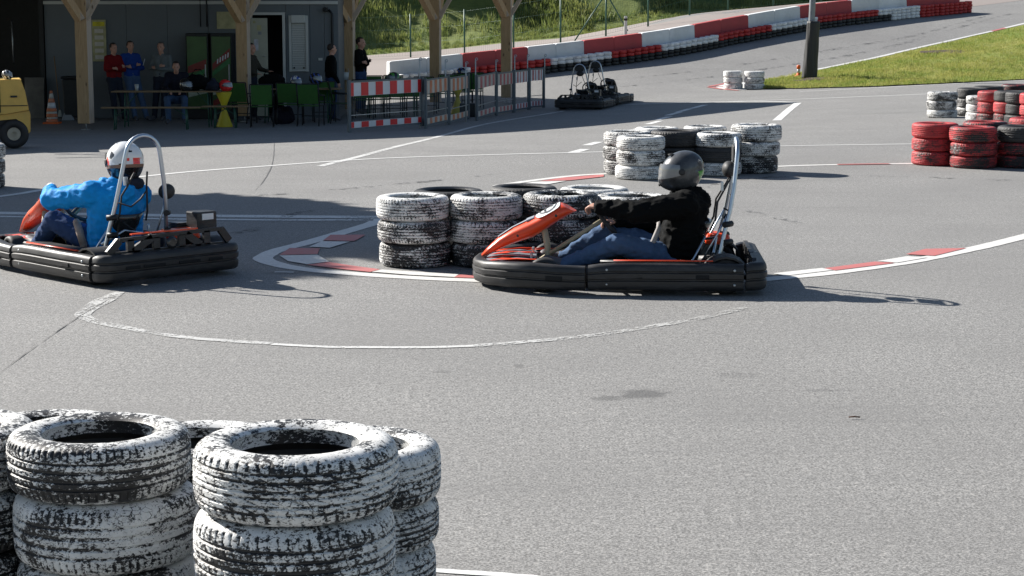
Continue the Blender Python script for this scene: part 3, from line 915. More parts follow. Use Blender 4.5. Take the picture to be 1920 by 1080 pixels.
x, y = sq(1823, 38.5); stack(x, y, .62, [.17, .18, .20], [W_, W_, B_], [.2, .2, 0], "the black topped pile right of the half white one", FR)
x, y = sq(1841, 36.5); stack(x, y, .58, [.16, .16, .15], W_, [.03, .0, .04], "the short white pile left of the red black row", FR)
x, y = sq(1863, 35.95); stack(x, y, .60, [.17, .21, .2], R_, [.16, .06, .03], "the first, all red pile of the red black row", FR)
x, y = sq(1893, 35.45); stack(x, y, .60, [.19, .21, .2], [R_, R_, B_], [.2, .0, 0], "the second pile of the red black row", FR)
x, y = sq(1915, 34.9); stack(x, y, .60, [.19, .2, .21], B_, 0, "the third, all black pile of the red black row", FR)
x, y = sq(1944, 34.4); stack(x, y, .60, [.19, .2, .21], R_, [.12, .0, .0], "the fourth pile of the red black row, frame edge", FR)
x, y = sq(1852, 39.4); stack(x, y, .62, [.18, .18, .19], B_, 0, "the low all black pile behind the far right cluster", FR)
x, y = sq(1905, 39.8); stack(x, y, .62, [.18, .18, .2], [B_, B_, R_], [0, 0, .2], "the dull red topped pile behind the far right cluster", FR)
TG = "two white tyre piles at the verge tip"
x, y = at(1376, 168)[:2]; y += .25; stack(x, y, .53, [.16, .165, .175], W_, [-.06, .0, -.1], "the left pile at the grass verge tip", TG)
x, y = at(1416, 168)[:2]; y += .25; stack(x, y, .56, [.16, .165, .17], W_, [.0, .05, -.06], "the right pile at the grass verge tip", TG)
x, y = sp(-39, 22.9); stack(x, y, .59, [.17, .18, .18], W_, [.12, .14, .12], "the pile below the forklift at the left frame edge", "tyres at the left frame edge")

# ------------------------------------------------------------ barrier wall of concrete blocks and its row of kart tyres
def block_profile():
    return [(-.24, 0), (.24, 0), (.24, .10), (.13, .30), (.10, .82), (-.10, .82), (-.13, .30), (-.24, .10)]
wall3 = [Vector((p.x, p.y, 0)) for p in (pt(*a) for a in WALL)]
w_end = wall3[-1] + (wall3[-1] - wall3[-2]) * 1.2
WP = interp(wall3 + [w_end], 400)
wd_acc = [0]
for a_, b2 in zip(WP, WP[1:]): wd_acc.append(wd_acc[-1] + (b2 - a_).length)
def wall_pos(s):
    k = min(max(0, int(np.searchsorted(wd_acc, s)) - 1), len(WP) - 2)
    f = (s - wd_acc[k]) / (wd_acc[k + 1] - wd_acc[k]); p = WP[k].lerp(WP[k + 1], f)
    t = (WP[k + 1] - WP[k]).normalized()
    return p, t, Vector((t.y, -t.x, 0))
def s_of_px(px):
    best = min(range(len(WP)), key=lambda k: abs(WP[k].x / (WP[k].y * CT + 2 * ST) * F + 960 - px))
    return wd_acc[best]
cuts = [s_of_px(p) for p in (727, 865, 985, 1092, 1197, 1297, 1398, 1493, 1588, 1692, 1790)] + [wd_acc[-1] - .02]
SEC = ["first white", "first red", "second white", "second red", "third white", "third red", "fourth white", "fourth red", "fifth white", "fifth red", "sixth white"]
for si in range(len(cuts) - 2):
    s0, s1 = cuts[si], cuts[si + 1]
    for h in range(2):
        a0 = s0 + (s1 - s0) * h / 2 + .005; a1 = s0 + (s1 - s0) * (h + 1) / 2 - .005
        mb = MB()
        pr = block_profile()
        rings = []
        for q in range(4):
            s = a0 + (a1 - a0) * (0, .035, .965, 1)[q]
            p, t, nn = wall_pos(s)
            zb = zt(p.x, p.y) - .03
            rings.append([mb.bm.verts.new((p.x + nn.x * o, p.y + nn.y * o, zb + z + (-.022 if (z > .8 and q in (0, 3)) else 0))) for (o, z) in pr])
        for q in range(3):
            A, B = rings[q], rings[q + 1]
            for k in range(8): mb.bm.faces.new((A[k], A[(k + 1) % 8], B[(k + 1) % 8], B[k]))
        mb.bm.faces.new(rings[0]); mb.bm.faces.new(rings[-1])
        red = si % 2 == 1
        mb.build("barrier_block", M['concrete_red'] if red else M['concrete_white'], label=f"{['left', 'right'][h]} concrete block of the {SEC[si]} section of the barrier wall", cat="barrier", group="concrete blocks of the barrier wall")
# kart tyres: small slicks in piles of four along the wall; two top layers painted
def kart_tyre_mesh(name):
    prf = [(.075, .01), (.10, .002), (.125, .006), (.138, .022), (.14, .055), (.138, .088), (.125, .104), (.10, .108), (.075, .10), (.09, .09), (.12, .07), (.12, .04), (.09, .02)]
    return MB().lathe(prf, 18, closed=True).build(name, [M['row_white']], mesh_only=True)
KT = kart_tyre_mesh("kart_tyre_mesh")
def col_at(px):
    if px < 866: return 'w'
    if px < 1022: return 'r'
    if px < 1125: return 'w'
    if px < 1224: return 'r'
    if px < 1326: return 'w'
    if px < 1424: return 'r'
    if px < 1512: return 'w'
    if px < 1620: return 'r'
    if px < 1703: return 'w'
    return 'r'
ORD = ["", "first", "second", "third", "fourth", "fifth", "sixth", "seventh", "eighth", "ninth", "tenth", "eleventh", "twelfth", "thirteenth", "fourteenth", "fifteenth", "sixteenth", "seventeenth", "eighteenth"]
s = cuts[0] + .3; end = s_of_px(1798)
k = 0
sec_i = 0; last = None
rr = random.Random(5)
while s < end:
    p, t, nn = wall_pos(s)
    px = p.x / (p.y * CT + 2 * ST) * F + 960
    c = col_at(px)
    if c != last: sec_i += 1; last = c; nth = 0
    nth += 1
    off = .43 + rr.uniform(-.02, .03)
    q = p + nn * off
    zb = zt(q.x, q.y)
    big = px > 1640
    n_l = 4
    for lv in range(n_l):
        paint = lv >= 2 or px > 1652
        if px > 1560 and 1622 < px < 1652: paint = lv >= 2
        mt = {'w': 'row_white', 'r': 'row_red'}[c] if paint else 'row_black'
        o = bpy.data.objects.new("kart_tyre", KT); link(o)
        o.location = (q.x + rr.uniform(-.012, .012), q.y + rr.uniform(-.012, .012), zb + lv * .108)
        o.scale = (1.0, 1.0, 1.0)
        o.rotation_euler = (rr.uniform(-.02, .02), rr.uniform(-.02, .02), rr.uniform(0, 6))
        o.material_slots[0].link = 'OBJECT'; o.material_slots[0].material = M[mt]
        cname = {'row_white': 'white', 'row_red': 'red', 'row_black': 'black'}[mt]
        where = f"{['first', 'second', 'third', 'fourth', 'fifth', 'sixth', 'seventh', 'eighth', 'ninth', 'tenth', 'eleventh'][min(sec_i - 1, 10)]} {'white' if c == 'w' else 'red'} stretch"
        lay = ["bottom layer", "second layer", "third layer", "top layer"][lv]
        tag(o, f"small {cname} tyre, {ORD[nth]} from left in the {lay}, {where} along wall", "kart tyre", f"small tyres, {lay}, {where}")
    s += .283 if px < 1640 else .30
    k += 1
print("kart tyre piles", k)
# ------------------------------------------------------------ karts (local: x forward, y to the left, z up)
BPROF = [(-.05, .075), (.0, .045), (.040, .043), (.060, .056), (.068, .080), (.068, .116), (.056, .124), (.056, .132), (.069, .140), (.072, .178), (.060, .186), (.060, .193), (.068, .200), (.064, .228), (.054, .248), (.036, .256), (.0, .256), (-.03, .250), (-.035, .235), (-.01, .225), (-.012, .10)]
def arc(cx, cy, r, a0, a1, n, zk=1.0, z0=0.0):
    return [(cx + r * math.cos(R(a0 + (a1 - a0) * i / (n - 1))), cy + r * math.sin(R(a0 + (a1 - a0) * i / (n - 1))), math.cos(R(a0 + (a1 - a0) * i / (n - 1))), math.sin(R(a0 + (a1 - a0) * i / (n - 1))), zk, z0) for i in range(n)]
def loft(mb, secs, n=14):
    """secs: (x, z, halfwidth, halfheight, tilt) superellipse sections across y"""
    rings = []
    for (x, z, hw, hh, tl) in secs:
        ring = []
        for k in range(n):
            a = 2 * math.pi * k / n
            cy = math.copysign(abs(math.cos(a)) ** .8, math.cos(a)) * hw
            cz = math.copysign(abs(math.sin(a)) ** .85, math.sin(a)) * hh
            ring.append(mb.bm.verts.new((x + math.sin(tl) * cz, cy, z + math.cos(tl) * cz)))
        rings.append(ring)
    for i in range(len(rings) - 1):
        for k in range(n):
            f = mb.bm.faces.new((rings[i][k], rings[i][(k + 1) % n], rings[i + 1][(k + 1) % n], rings[i + 1][k])); f.smooth = True; f.material_index = mb.cur
    for rg in (rings[0], rings[-1]):
        f = mb.bm.faces.new(rg); f.material_index = mb.cur
def wheel_parts(root, x, y, r, w, steer=0):
    prf = [(r * .55, -w / 2 + .012), (r * .8, -w / 2), (r * .95, -w / 2 + .008), (r, -w / 2 + .03), (r, w / 2 - .03), (r * .95, w / 2 - .008), (r * .8, w / 2), (r * .55, w / 2 - .012)]
    MX = Matrix.Translation((x, y, r)) @ Matrix.Rotation(steer, 4, 'Z') @ Matrix.Rotation(R(90), 4, 'X')
    wh = MB().lathe(prf, 26, M=MX, closed=True).build("wheel", M['rubber'], root)
    MB().lathe([(r * .56, -w * .4), (r * .56, -w * .28), (r * .3, -w * .2), (r * .12, -w * .42), (r * .12, w * .42), (r * .3, w * .2), (r * .56, w * .28), (r * .56, w * .4)], 20, M=MX).build("rim", M['chrome'], wh)
def make_kart(fair_mat, deco=True):
    t = empty("racing_kart", (0, 0, 0))
    # floor tray and frame rails
    mb = MB(); mb.prism([(-.55, -.30), (.62, -.24), (.86, -.16), (.86, .16), (.62, .24), (-.55, .30)], .012, M=Matrix.Translation((0, 0, .045)))
    mb.build("floor_tray", M['dark'], t)
    mb = MB()
    for s in (-1, 1):
        mb.tube([(-.98, s * .34, .10), (-.5, s * .34, .09), (.1, s * .33, .08), (.5, s * .26, .08), (.85, s * .18, .09), (1.0, s * .15, .12)], .016, 8)
        mb.tube([(-.55, s * .34, .09), (-.5, s * .58, .14)], .012, 6); mb.tube([(.1, s * .33, .08), (.12, s * .57, .14)], .012, 6)
    for x in (-.8, -.3, .35, .8): mb.tube([(x, -.33 if x < .4 else -.2, .085), (x, .33 if x < .4 else .2, .085)], .014, 8)
    mb.tube([(-.80, -.62, .14), (-.80, .62, .14)], .02, 8)
    mb.build("frame", M['dark'], t)
    for s in (-1, 1):
        wheel_parts(t, -.80, s * .50, .14, .20)
        wheel_parts(t, .58, s * .46, .13, .13, R(-8))
    # side bumpers, front bumper, rear bumper: moulded plastic, one groove above another
    for s in (1, -1):
        P = []
        for i, (x, y, zk) in enumerate([(-.93, .615, .95), (-.80, .625, .97), (-.5, .635, .97), (-.1, .64, .98), (.05, .64, .97), (.16, .63, .93), (.24, .615, .88)]):
            P.append((x, y * s, .04 * (x > .1), s, zk, .0))
        b_ = MB().sweep(P, BPROF).build("side_bumper", M['bumper'], t, auto=50)
        # flat pod top with the thin red edge strip
        mb = MB(); mb.sweep([(x, y * s - s * .045, 0, s, 1, 0) for (x, y) in ((-.60, .63), (-.1, .64), (.15, .63))], [(-.22, .225), (-.22, .235), (.03, .262), (.045, .25), (.03, .240)])
        mb.build("pod_top", M['bumper'], b_)
        if deco:
            MB().sweep([(x, y * s, 0, s, 1, 0) for (x, y) in ((-.70, .625), (-.3, .635), (.05, .637))], [(.0, .262), (.022, .262), (.022, .270), (.0, .270)]).build("edge_strip", fair_mat, b_)
        # dark recess plates on the pod
        for xx in (-.62, -.12): MB().box((xx, s * .703, .150), (.10, .012, .03), bev=.004).build("bumper_slot", M['black_matte'], b_)
        # inner panel beside the legs
        mb = MB(); mb.sweep([(-.45, s * .36, 0, s, 1.0, 0), (-.1, s * .37, 0, s, 1.0, 0), (.25, s * .36, 0, s, .95, 0), (.42, s * .33, 0, s, .8, 0), (.58, s * .28, 0, s, .62, 0)], [(-.006, .06), (.006, .06), (.02, .29 if s < 0 else .19), (.0, .295 if s < 0 else .195)])
        mb.build("inner_panel", M['pad'], t)
    front = [(.26, -.625, .1, -1, .86, 0), (.45, -.62, .15, -1, .88, 0), (.66, -.59, .3, -.95, .94, .0), (.84, -.51, .6, -.8, .92, .0), (1.0, -.36, .85, -.5, .86, 0), (1.075, -.18, .97, -.22, .82, 0), (1.095, 0, 1, 0, .80, 0)]
    P = front + [(x, -y, nx, -ny, zk, z0) for (x, y, nx, ny, zk, z0) in reversed(front[:-1])]
    fb = MB().sweep(P, BPROF).build("front_bumper", M['bumper'], t, auto=50)
    for s in (1, -1): MB().box((.50, s * .682, .13), (.13, .014, .035), rz=-s * .12, bev=.004).build("bumper_slot", M['black_matte'], fb)
    for s in (1, -1):
        for (x_, z_) in ((-.86, .09), (-.86, .20), (.10, .09), (.10, .20)):
            MB().lathe([(.011, 0), (.011, .006), (.006, .010)], 8, M=Matrix.Translation((x_, s * .695, z_)) @ Matrix.Rotation(-s * R(90), 4, 'X')).build("bolt", M['steel'], t)
    P = [(-.95, .60, 0, 1, .95, 0)] + arc(-.99, .545, .055, 90, 180, 5, 1.0) + [(-1.045, .3, -1, 0, 1.0, 0), (-1.045, 0, -1, 0, 1.0, 0), (-1.045, -.3, -1, 0, 1.0, 0)] + arc(-.99, -.545, .055, 180, 270, 5, 1.0) + [(-.95, -.60, 0, -1, .95, 0)]
    rb = MB().sweep(P, BPROF).build("rear_bumper", M['bumper'], t, auto=50)
    for y in (-.38, -.13, .2, .4): MB().box((-1.118, y, .15), (.012, .13 if y in (.4, -.38) else .2, .022), bev=.003).build("bumper_slot", M['black_matte'], rb)
    # raised rear guard with triangular openings
    mb = MB()
    def bar(y0, z0, y1, z1, w=.03): mb.box(((-1.02), (y0 + y1) / 2, (z0 + z1) / 2), (.03, math.hypot(y1 - y0, z1 - z0), w), rot=Matrix.Rotation(math.atan2(z1 - z0, y1 - y0), 3, 'X'))
    bar(-.52, .245, .52, .245, .05); bar(-.50, .375, .46, .36, .03)
    for (a0, z0, a1, z1) in ((-.50, .37, -.58, .27), (-.3, .26, -.16, .36), (-.12, .26, -.12, .36), (.12, .26, .12, .36), (.16, .36, .34, .26), (.46, .355, .56, .26), (-.36, .26, -.36, .37), (.36, .26, .36, .36)): bar(a0, z0, a1, z1, .06)
    gd = mb.build("rear_guard", M['bumper'], t)
    mb = MB(); mb.lathe([(.03, 0), (.05, .01), (.05, .02), (.03, .03)], 16, M=Matrix.Translation((-1.05, 0, .31)) @ Matrix.Rotation(R(-90), 4, 'Y')); mb.build("round_boss", M['gloss_black'], gd)
    if deco: MB().box((-1.02, .04, .398), (.034, .62, .010)).build("edge_strip", fair_mat, gd)
    for s in (1, -1):                       # rear wheel arches
        P = []
        mb = MB(); n_ = 9; rg = []
        for i in range(n_):
            a_ = R(15 + 150 * i / (n_ - 1)); P.append((math.cos(a_), math.sin(a_)))
        A = [mb.bm.verts.new((-.80 + c * .185, s * .62, .13 + sn * .165)) for c, sn in P]
        B = [mb.bm.verts.new((-.80 + c * .185, s * .38, .13 + sn * .165)) for c, sn in P]
        C = [mb.bm.verts.new((-.80 + c * .170, s * .62, .13 + sn * .150)) for c, sn in P]
        D = [mb.bm.verts.new((-.80 + c * .170, s * .38, .13 + sn * .150)) for c, sn in P]
        for i in range(n_ - 1):
            for q in ((A[i], A[i + 1], B[i + 1], B[i]), (C[i], D[i], D[i + 1], C[i + 1]), (A[i], C[i], C[i + 1], A[i + 1]), (B[i], B[i + 1], D[i + 1], D[i])):
                f = mb.bm.faces.new(q); f.smooth = True
        mb.build("wheel_arch", M['pad'], t, auto=40)
    # nose panel with angular stripes
    secs = [(1.09, .19), (.95, .215), (.80, .225), (.66, .215)]
    mb = MB(); wds = [.30, .36, .34, .26]
    for i in range(3):
        (x0, z0), (x1, z1) = secs[i], secs[i + 1]
        mb.face([(x0, -wds[i], z0), (x0, wds[i], z0), (x1, wds[i + 1], z1), (x1, -wds[i + 1], z1)])
        mb.face([(x0, -wds[i], z0 - .012), (x1, -wds[i + 1], z1 - .012), (x1, wds[i + 1], z1 - .012), (x0, wds[i], z0 - .012)])
    nm = mb.build("nose_panel", M['pad'] if not deco else M['sticker_grey'], t)
    if deco:
        mb = MB()
        for s in (1, -1):
            for (pts_) in ([(1.08, .26, .196), (.94, .34, .221), (.60, .30, .222), (.92, .22, .221)], [(1.04, .10, .204), (.90, .17, .224), (.62, .12, .222), (.90, .05, .224)], [(1.0, .33, .213), (.80, .36, .2305), (.52, .36, .222), (.80, .30, .2305)]):
                mb.face([(a_, b2 * s, c_ + .004) for a_, b2, c_ in pts_])
        mb.build("stripe", fair_mat, nm)
        mb = MB()
        for s in (1, -1): mb.face([(.98, .215 * s, .219), (.80, .20 * s, .231), (.64, .18 * s, .221), (.86, .12 * s, .228)])
        mb.build("dark_stripe", M['bumper'], nm)
    # steering fairing: long curved tongue from the nose up to the wheel
    F_ = [(1.085, .215, .05, .012, .75), (1.02, .262, .07, .030, .72), (.93, .325, .095, .046, .66), (.82, .382, .115, .060, .5), (.71, .428, .13, .068, .42), (.63, .472, .142, .066, .5), (.56, .517, .15, .062, .55), (.49, .560, .15, .060, .6), (.43, .592, .14, .058, .75), (.395, .595, .115, .05, 1.0), (.375, .585, .08, .034, 1.2)]
    mb = MB(); loft(mb, F_, 20)
    fr = mb.build("steering_fairing", fair_mat, t)
    # plate stuck to the upper face: white oval with dark rim and a slanted figure stroke
    def on_fair(u, v, lift):
        """u along (0..1 between sections 5 and 8), v across -1..1"""
        i = 5 + u * 3; k_ = min(int(i), 7); f = i - k_
        x, z, hw, hh, tl = [F_[k_][j] * (1 - f) + F_[k_ + 1][j] * f for j in range(5)]
        an = R(90 - v * 66)
        yy = math.copysign(abs(math.cos(an)) ** .8, v) * hw + math.copysign(lift, v) * min(1, abs(v) * 1.3)
        h_ = math.sin(an) ** .85 * hh + lift
        return Vector((x + math.sin(tl) * h_, yy, z + math.cos(tl) * h_))
    def patch_f(name, fn, n1, mat, lift):
        mb = MB(); uv_ = [fn(2 * math.pi * k_ / n1) for k_ in range(n1)]
        for r_ in range(5):
            f0, f1 = r_ / 5, (r_ + 1) / 5
            P_ = lambda q, f: on_fair(.5 + (q[0] - .5) * f, q[1] * f, lift)
            for k_ in range(n1):
                q0, q1 = uv_[k_], uv_[(k_ + 1) % n1]
                mb.face([P_(q0, f0 or .001), P_(q0, f1), P_(q1, f1), P_(q1, f0 or .001)], True)
        return mb.build(name, mat, fr)
    if deco:
        patch_f("number_plate", lambda a_: (.50 + .50 * math.copysign(abs(math.cos(a_)) ** .6, math.cos(a_)), .92 * math.copysign(abs(math.sin(a_)) ** .6, math.sin(a_))), 28, M['sticker_white'], .006)
        mb = MB()
        for k_ in range(24):
            a0, a1 = 2 * math.pi * k_ / 24, 2 * math.pi * (k_ + 1) / 24
            mb.face([on_fair(.5 + .36 * math.cos(a0), .72 * math.sin(a0), .010), on_fair(.5 + .36 * math.cos(a1), .72 * math.sin(a1), .010), on_fair(.5 + .31 * math.cos(a1), .60 * math.sin(a1), .010), on_fair(.5 + .31 * math.cos(a0), .60 * math.sin(a0), .010)])
        mb.face([on_fair(.34, -.30, .012), on_fair(.34, -.12, .012), on_fair(.68, .26, .012), on_fair(.68, .05, .012)])
        mb.face([on_fair(.34, -.12, .0125), on_fair(.42, -.05, .0125), on_fair(.40, .42, .0125), on_fair(.32, .42, .0125)])
        mb.build("plate_figure", M['bumper'], fr)
        mb = MB()
        for (i0_, i1_) in ((2, 3), (3, 4)):
            q4 = []
            for (ii, w4) in ((i0_, -.04), (i0_, .04), (i1_, .05), (i1_, -.05)):
                x4, z4, _, h4, t4 = F_[ii]; q4.append((x4 + math.sin(t4) * (h4 + .006), w4, z4 + math.cos(t4) * (h4 + .006)))
            mb.face(q4)
        mb.build("stripe", M['sticker_grey'], fr)
    mb = MB(); mb.box((.705, 0, .508), (.07, .15, .014), rot=Matrix.Rotation(R(22), 3, 'Y'), bev=.004); mb.build("fairing_lip", M['sticker_grey'], fr)
    for s in (1, -1):
        for (x, z) in ((.50, .548), (.80, .385)): MB().ell((x, s * (.147 if x < .7 else .114), z), (.012, .006, .012), seg=8, rings=6).build("fastener", M['gloss_black'], fr)
    # steering column, wheel, struts, pedals
    MB().tube([(.66, 0, .16), (.14, 0, .50)], .017, 8).build("steering_column", M['beige'], t)
    mb = MB()
    for s in (1, -1):
        mb.tube([(.60, s * .08, .44), (.57, s * .11, .30), (.57, s * .12, .10)], .02, 8)
    mb.build("fairing_strut", M['beige'], t)
    tilt = R(-50)
    MX = Matrix.Translation((.135, 0, .525)) @ Matrix.Rotation(-R(52), 4, 'Y')
    mb = MB(); rg = [MX @ Vector((math.cos(2 * math.pi * k_ / 28) * .16, math.sin(2 * math.pi * k_ / 28) * .165, 0)) for k_ in range(28)]
    mb.tube(rg, .016, 8, closed=True)
    for an in (0, 125, 235): mb.tube([MX @ Vector((0, 0, -.02)), MX @ Vector((math.cos(R(an)) * .16, math.sin(R(an)) * .165, 0))], .012, 6)
    mb.build("steering_wheel", M['pad'], t)
    for s in (1, -1):
        mb = MB(); mb.tube([(.62, s * .17, .07), (.68, s * .17, .22)], .010, 6); mb.box((.69, s * .17, .235), (.02, .07, .05), bev=.004)
        mb.build("pedal", M['steel'], t)
    mb = MB(); mb.box((.17, 0, .16), (.24, .20, .17), bev=.03); mb.build("fuel_tank", M['pad'], t)
    # seat: one moulded shell
    prof_ = [(-.02, .085, .15, .10), (-.16, .075, .17, .10), (-.32, .075, .185, .13), (-.45, .11, .19, .20), (-.55, .20, .19, .26), (-.62, .32, .18, .24), (-.68, .44, .165, .16), (-.71, .50, .14, .06)]
    mb = MB(); rows_ = []
    for off in (0, .012):
        rr_ = []
        for (x, z, hw, side) in prof_:
            row = []
            for k_ in range(11):
                u = k_ / 10 * 2 - 1
                up = abs(u) ** 3 * side
                fx = x + up * (.75 if z > .15 else .1) - (off if z > .15 else 0)
                row.append(mb.bm.verts.new((fx, u * (hw + off), z + up * (.25 if z > .15 else 1) - off * (z <= .15))))
            rr_.append(row)
        rows_.append(rr_)
    for rr_ in rows_:
        for i in range(len(prof_) - 1):
            for k_ in range(10):
                f = mb.bm.faces.new((rr_[i][k_], rr_[i][k_ + 1], rr_[i + 1][k_ + 1], rr_[i + 1][k_])); f.smooth = True
    a_, b2 = rows_
    for i in range(len(prof_) - 1):
        for k_ in (0, 10): mb.bm.faces.new((a_[i][k_], a_[i + 1][k_], b2[i + 1][k_], b2[i][k_]))
    for i in (0, len(prof_) - 1):
        for k_ in range(10): mb.bm.faces.new((a_[i][k_], a_[i][k_ + 1], b2[i][k_ + 1], b2[i][k_]))
    mb.build("seat", M['gloss_black'], t)
    # engine, exhaust, airbox
    mb = MB(); mb.box((-.62, -.38, .22), (.22, .20, .20), bev=.02)
    for i in range(6): mb.box((-.62, -.38, .335 + i * .014), (.17, .17, .006))
    mb.lathe([(.07, 0), (.07, .08), (.04, .10)], 16, M=Matrix.Translation((-.62, -.50, .22)) @ Matrix.Rotation(R(90), 4, 'X'))
    mb.build("engine", M['engine'], t)
    mb = MB(); mb.box((-.78, -.30, .33), (.22, .24, .09), bev=.03, taper=(.8, .8)); mb.build("tank_cover", fair_mat if deco else M['pad'], t)
    bx_ = MB(); bx_.box((-.80, -.47, .42), (.17, .19, .17), bev=.012); ab = bx_.build("airbox", M['bumper'], t)
    MB().box((-.89, -.47, .465), (.006, .11, .05)).build("label_plate", M['sticker_white'], ab)
    MB().tube([(-.58, -.28, .16), (-.75, -.1, .17), (-.92, .12, .17), (-.94, .28, .17)], [.03, .045, .05, .03], 12).build("exhaust", M['engine'], t)
    # seat stays, cable and rollbar
    mb = MB()
    for s in (1, -1): mb.tube([(-.50, s * .30, .10), (-.66, s * .19, .40)], .010, 6)
    mb.tube([(-.55, -.28, .30), (-.75, .1, .38), (-.72, .30, .28)], .011, 6)
    mb.build("seat_stay", M['chrome'], t)
    loop = [(-.74, .30, .12), (-.76, .295, .22), (-.80, .265, .42), (-.845, .235, .60), (-.875, .205, .78), (-.895, .165, .98)]
    top = [(-.90, .165 * math.cos(R(a2)) * .95, 1.0 + .145 * math.sin(R(a2))) for a2 in range(15, 166, 15)]
    lp = loop + top + [(x, -y, z) for (x, y, z) in reversed(loop)]
    rbar = MB().tube(lp, .017, 12).build("rollbar", M['chrome'], t)
    mb = MB(); mb.tube([(-.60, .24, .14), (-.845, .235, .60)], .009, 6); mb.tube([(-.60, -.24, .14), (-.845, -.235, .60)], .009, 6)
    mb.build("rollbar_stay", M['chrome'], rbar)
    for s in (1, -1):
        for z_ in (.36, .50): MB().tube([(-.80, s * .29, z_), (-.86, s * .23, z_ + .004)], .024, 8).build("clamp", M['dark'], rbar)
    hr = MB(); hr.ell((-.845, 0, .905), (.055, .105, .065)); hr.build("headrest", M['pad'], rbar)
    mb = MB(); mb.box((-.885, 0, 1.03), (.03, .21, .13), bev=.012); mb.build("headrest_board", M['pad'], rbar)
    mb = MB()
    for s in (1, -1): mb.tube([(-.86, s * .06, .85), (-.80, s * .09, .74), (-.755, s * .12, .66), (-.74, s * .13, .52), (-.70, s * .14, .44)], [.008] * 5, 6)
    mb.tube([(-.80, .20, .62), (-.86, .10, .58), (-.88, .02, .64), (-.86, -.05, .7)], .007, 6)
    mb.build("belt", M['pad'], t)
    mb = MB(); mb.box((-.79, .10, .78), (.02, .035, .07), bev=.003); mb.build("belt_buckle", M['chrome'], t)
    return t
K_X, K_Y, K_RZ = (1162 - 960) / F * 15.15, 15.02, R(180 - 3.0)
kart_a = make_kart(M['kart_red'])
kart_a.location = (K_X, K_Y, zt(K_X, K_Y)); kart_a.rotation_euler = (0, 0, K_RZ)
tag(kart_a, "black kart with orange red fairing crossing the middle, driver in black", "kart", "karts on the track")
kart_b = copy_tree(kart_a)
for ch in list(kart_a.children):
    if ch.name.startswith("rear_guard"):
        ch.scale = (1, 1, .72)
        for g_ in list(ch.children):
            if g_.name.startswith("edge_strip"): bpy.data.objects.remove(g_)
    if ch.name.startswith("airbox"):
        for g_ in list(ch.children): bpy.data.objects.remove(g_)
        bpy.data.objects.remove(ch)
KB_X, KB_Y, KB_RZ = -3.44, 15.9, R(180 - 46)
KB_OFF = Vector((.12, .06, 0))
for ch in list(kart_b.children):
    if ch.name.split('.')[0] in ("rollbar", "seat", "seat_stay", "steering_wheel", "steering_column", "belt", "belt_buckle", "steering_fairing", "fairing_strut"):
        ch.location = KB_OFF * (1.0 if not ch.name.startswith(("steering", "fairing")) else .6)
        for g_ in list(ch.children):
            if g_.name.startswith("headrest_board"): bpy.data.objects.remove(g_)
            elif g_.name.startswith("headrest"): g_.location = (.12, -.33, -.24); g_.scale = (1, .7, 1)
kart_b.location = (KB_X, KB_Y, zt(KB_X, KB_Y)); kart_b.rotation_euler = (0, 0, KB_RZ)
tag(kart_b, "kart at the left seen from behind, driver in bright blue", "kart", "karts on the track")
kart_c = make_kart(M['pad'], deco=False)
p = at(1100, 206)
kart_c.location = (p.x + .05, p.y + .9, zt(p.x, p.y + .9)); kart_c.rotation_euler = (0, 0, R(74)); kart_c.scale = (.9, .9, .95)
tag(kart_c, "parked dark kart without driver, the nearer of two behind the fence", "kart", "karts parked by the fence")
kart_d = copy_tree(kart_c)
kart_d.location = (p.x + .55, p.y + 2.3, zt(p.x + .6, p.y + 2.5)); kart_d.rotation_euler = (0, 0, R(70))
tag(kart_d, "parked dark kart without driver, the one half hidden behind the other", "kart", "karts parked by the fence")
# ------------------------------------------------------------ people
def V(*a): return Vector(a)
def hand_prims(mb, w, d, pn, side, curl=1.0, k=1.0):
    """w wrist, d direction of the hand, pn palm normal (fingers curl that way), side = thumb side direction"""
    d = d.normalized(); pn = (pn - d * pn.dot(d)).normalized(); lat = side - d * side.dot(d) - pn * side.dot(pn); lat.normalize()
    c0 = w + d * .02 * k; c1 = w + d * .075 * k
    for u in (-.024, -.008, .008, .024):
        mb.cap(c0 + lat * u * .8 * k, c1 + lat * u * k, .014 * k, .0125 * k, 8)
    lens = {.027: (.038, .024, .018), .009: (.042, .027, .02), -.009: (.039, .025, .019), -.027: (.03, .019, .015)}
    for u, (a, b_, c) in lens.items():
        p = c1 + lat * u * k; ang = 0
        for i, l_ in enumerate((a, b_, c)):
            ang += (35, 60, 45)[i] * curl
            q = p + (d * math.cos(R(ang)) + pn * math.sin(R(ang))) * l_ * k
            mb.cap(p, q, (.0100 - i * .0008) * k, (.0092 - i * .0008) * k, 8); p = q
    p = w + d * .03 * k + lat * .022 * k
    q = p + (d * .6 + lat * .7 + pn * .35).normalized() * .036 * k
    r = q + (d * .75 + lat * .1 + pn * .7).normalized() * .028 * k
    mb.cap(p, q, .0135 * k, .0105 * k, 8); mb.cap(q, r, .0105 * k, .009 * k, 8)
def frame_of(fwd, up=Vector((0, 0, 1))):
    f = fwd.normalized(); l_ = up.cross(f).normalized(); u = f.cross(l_).normalized()
    return Matrix((f, l_, u)).transposed().to_4x4()
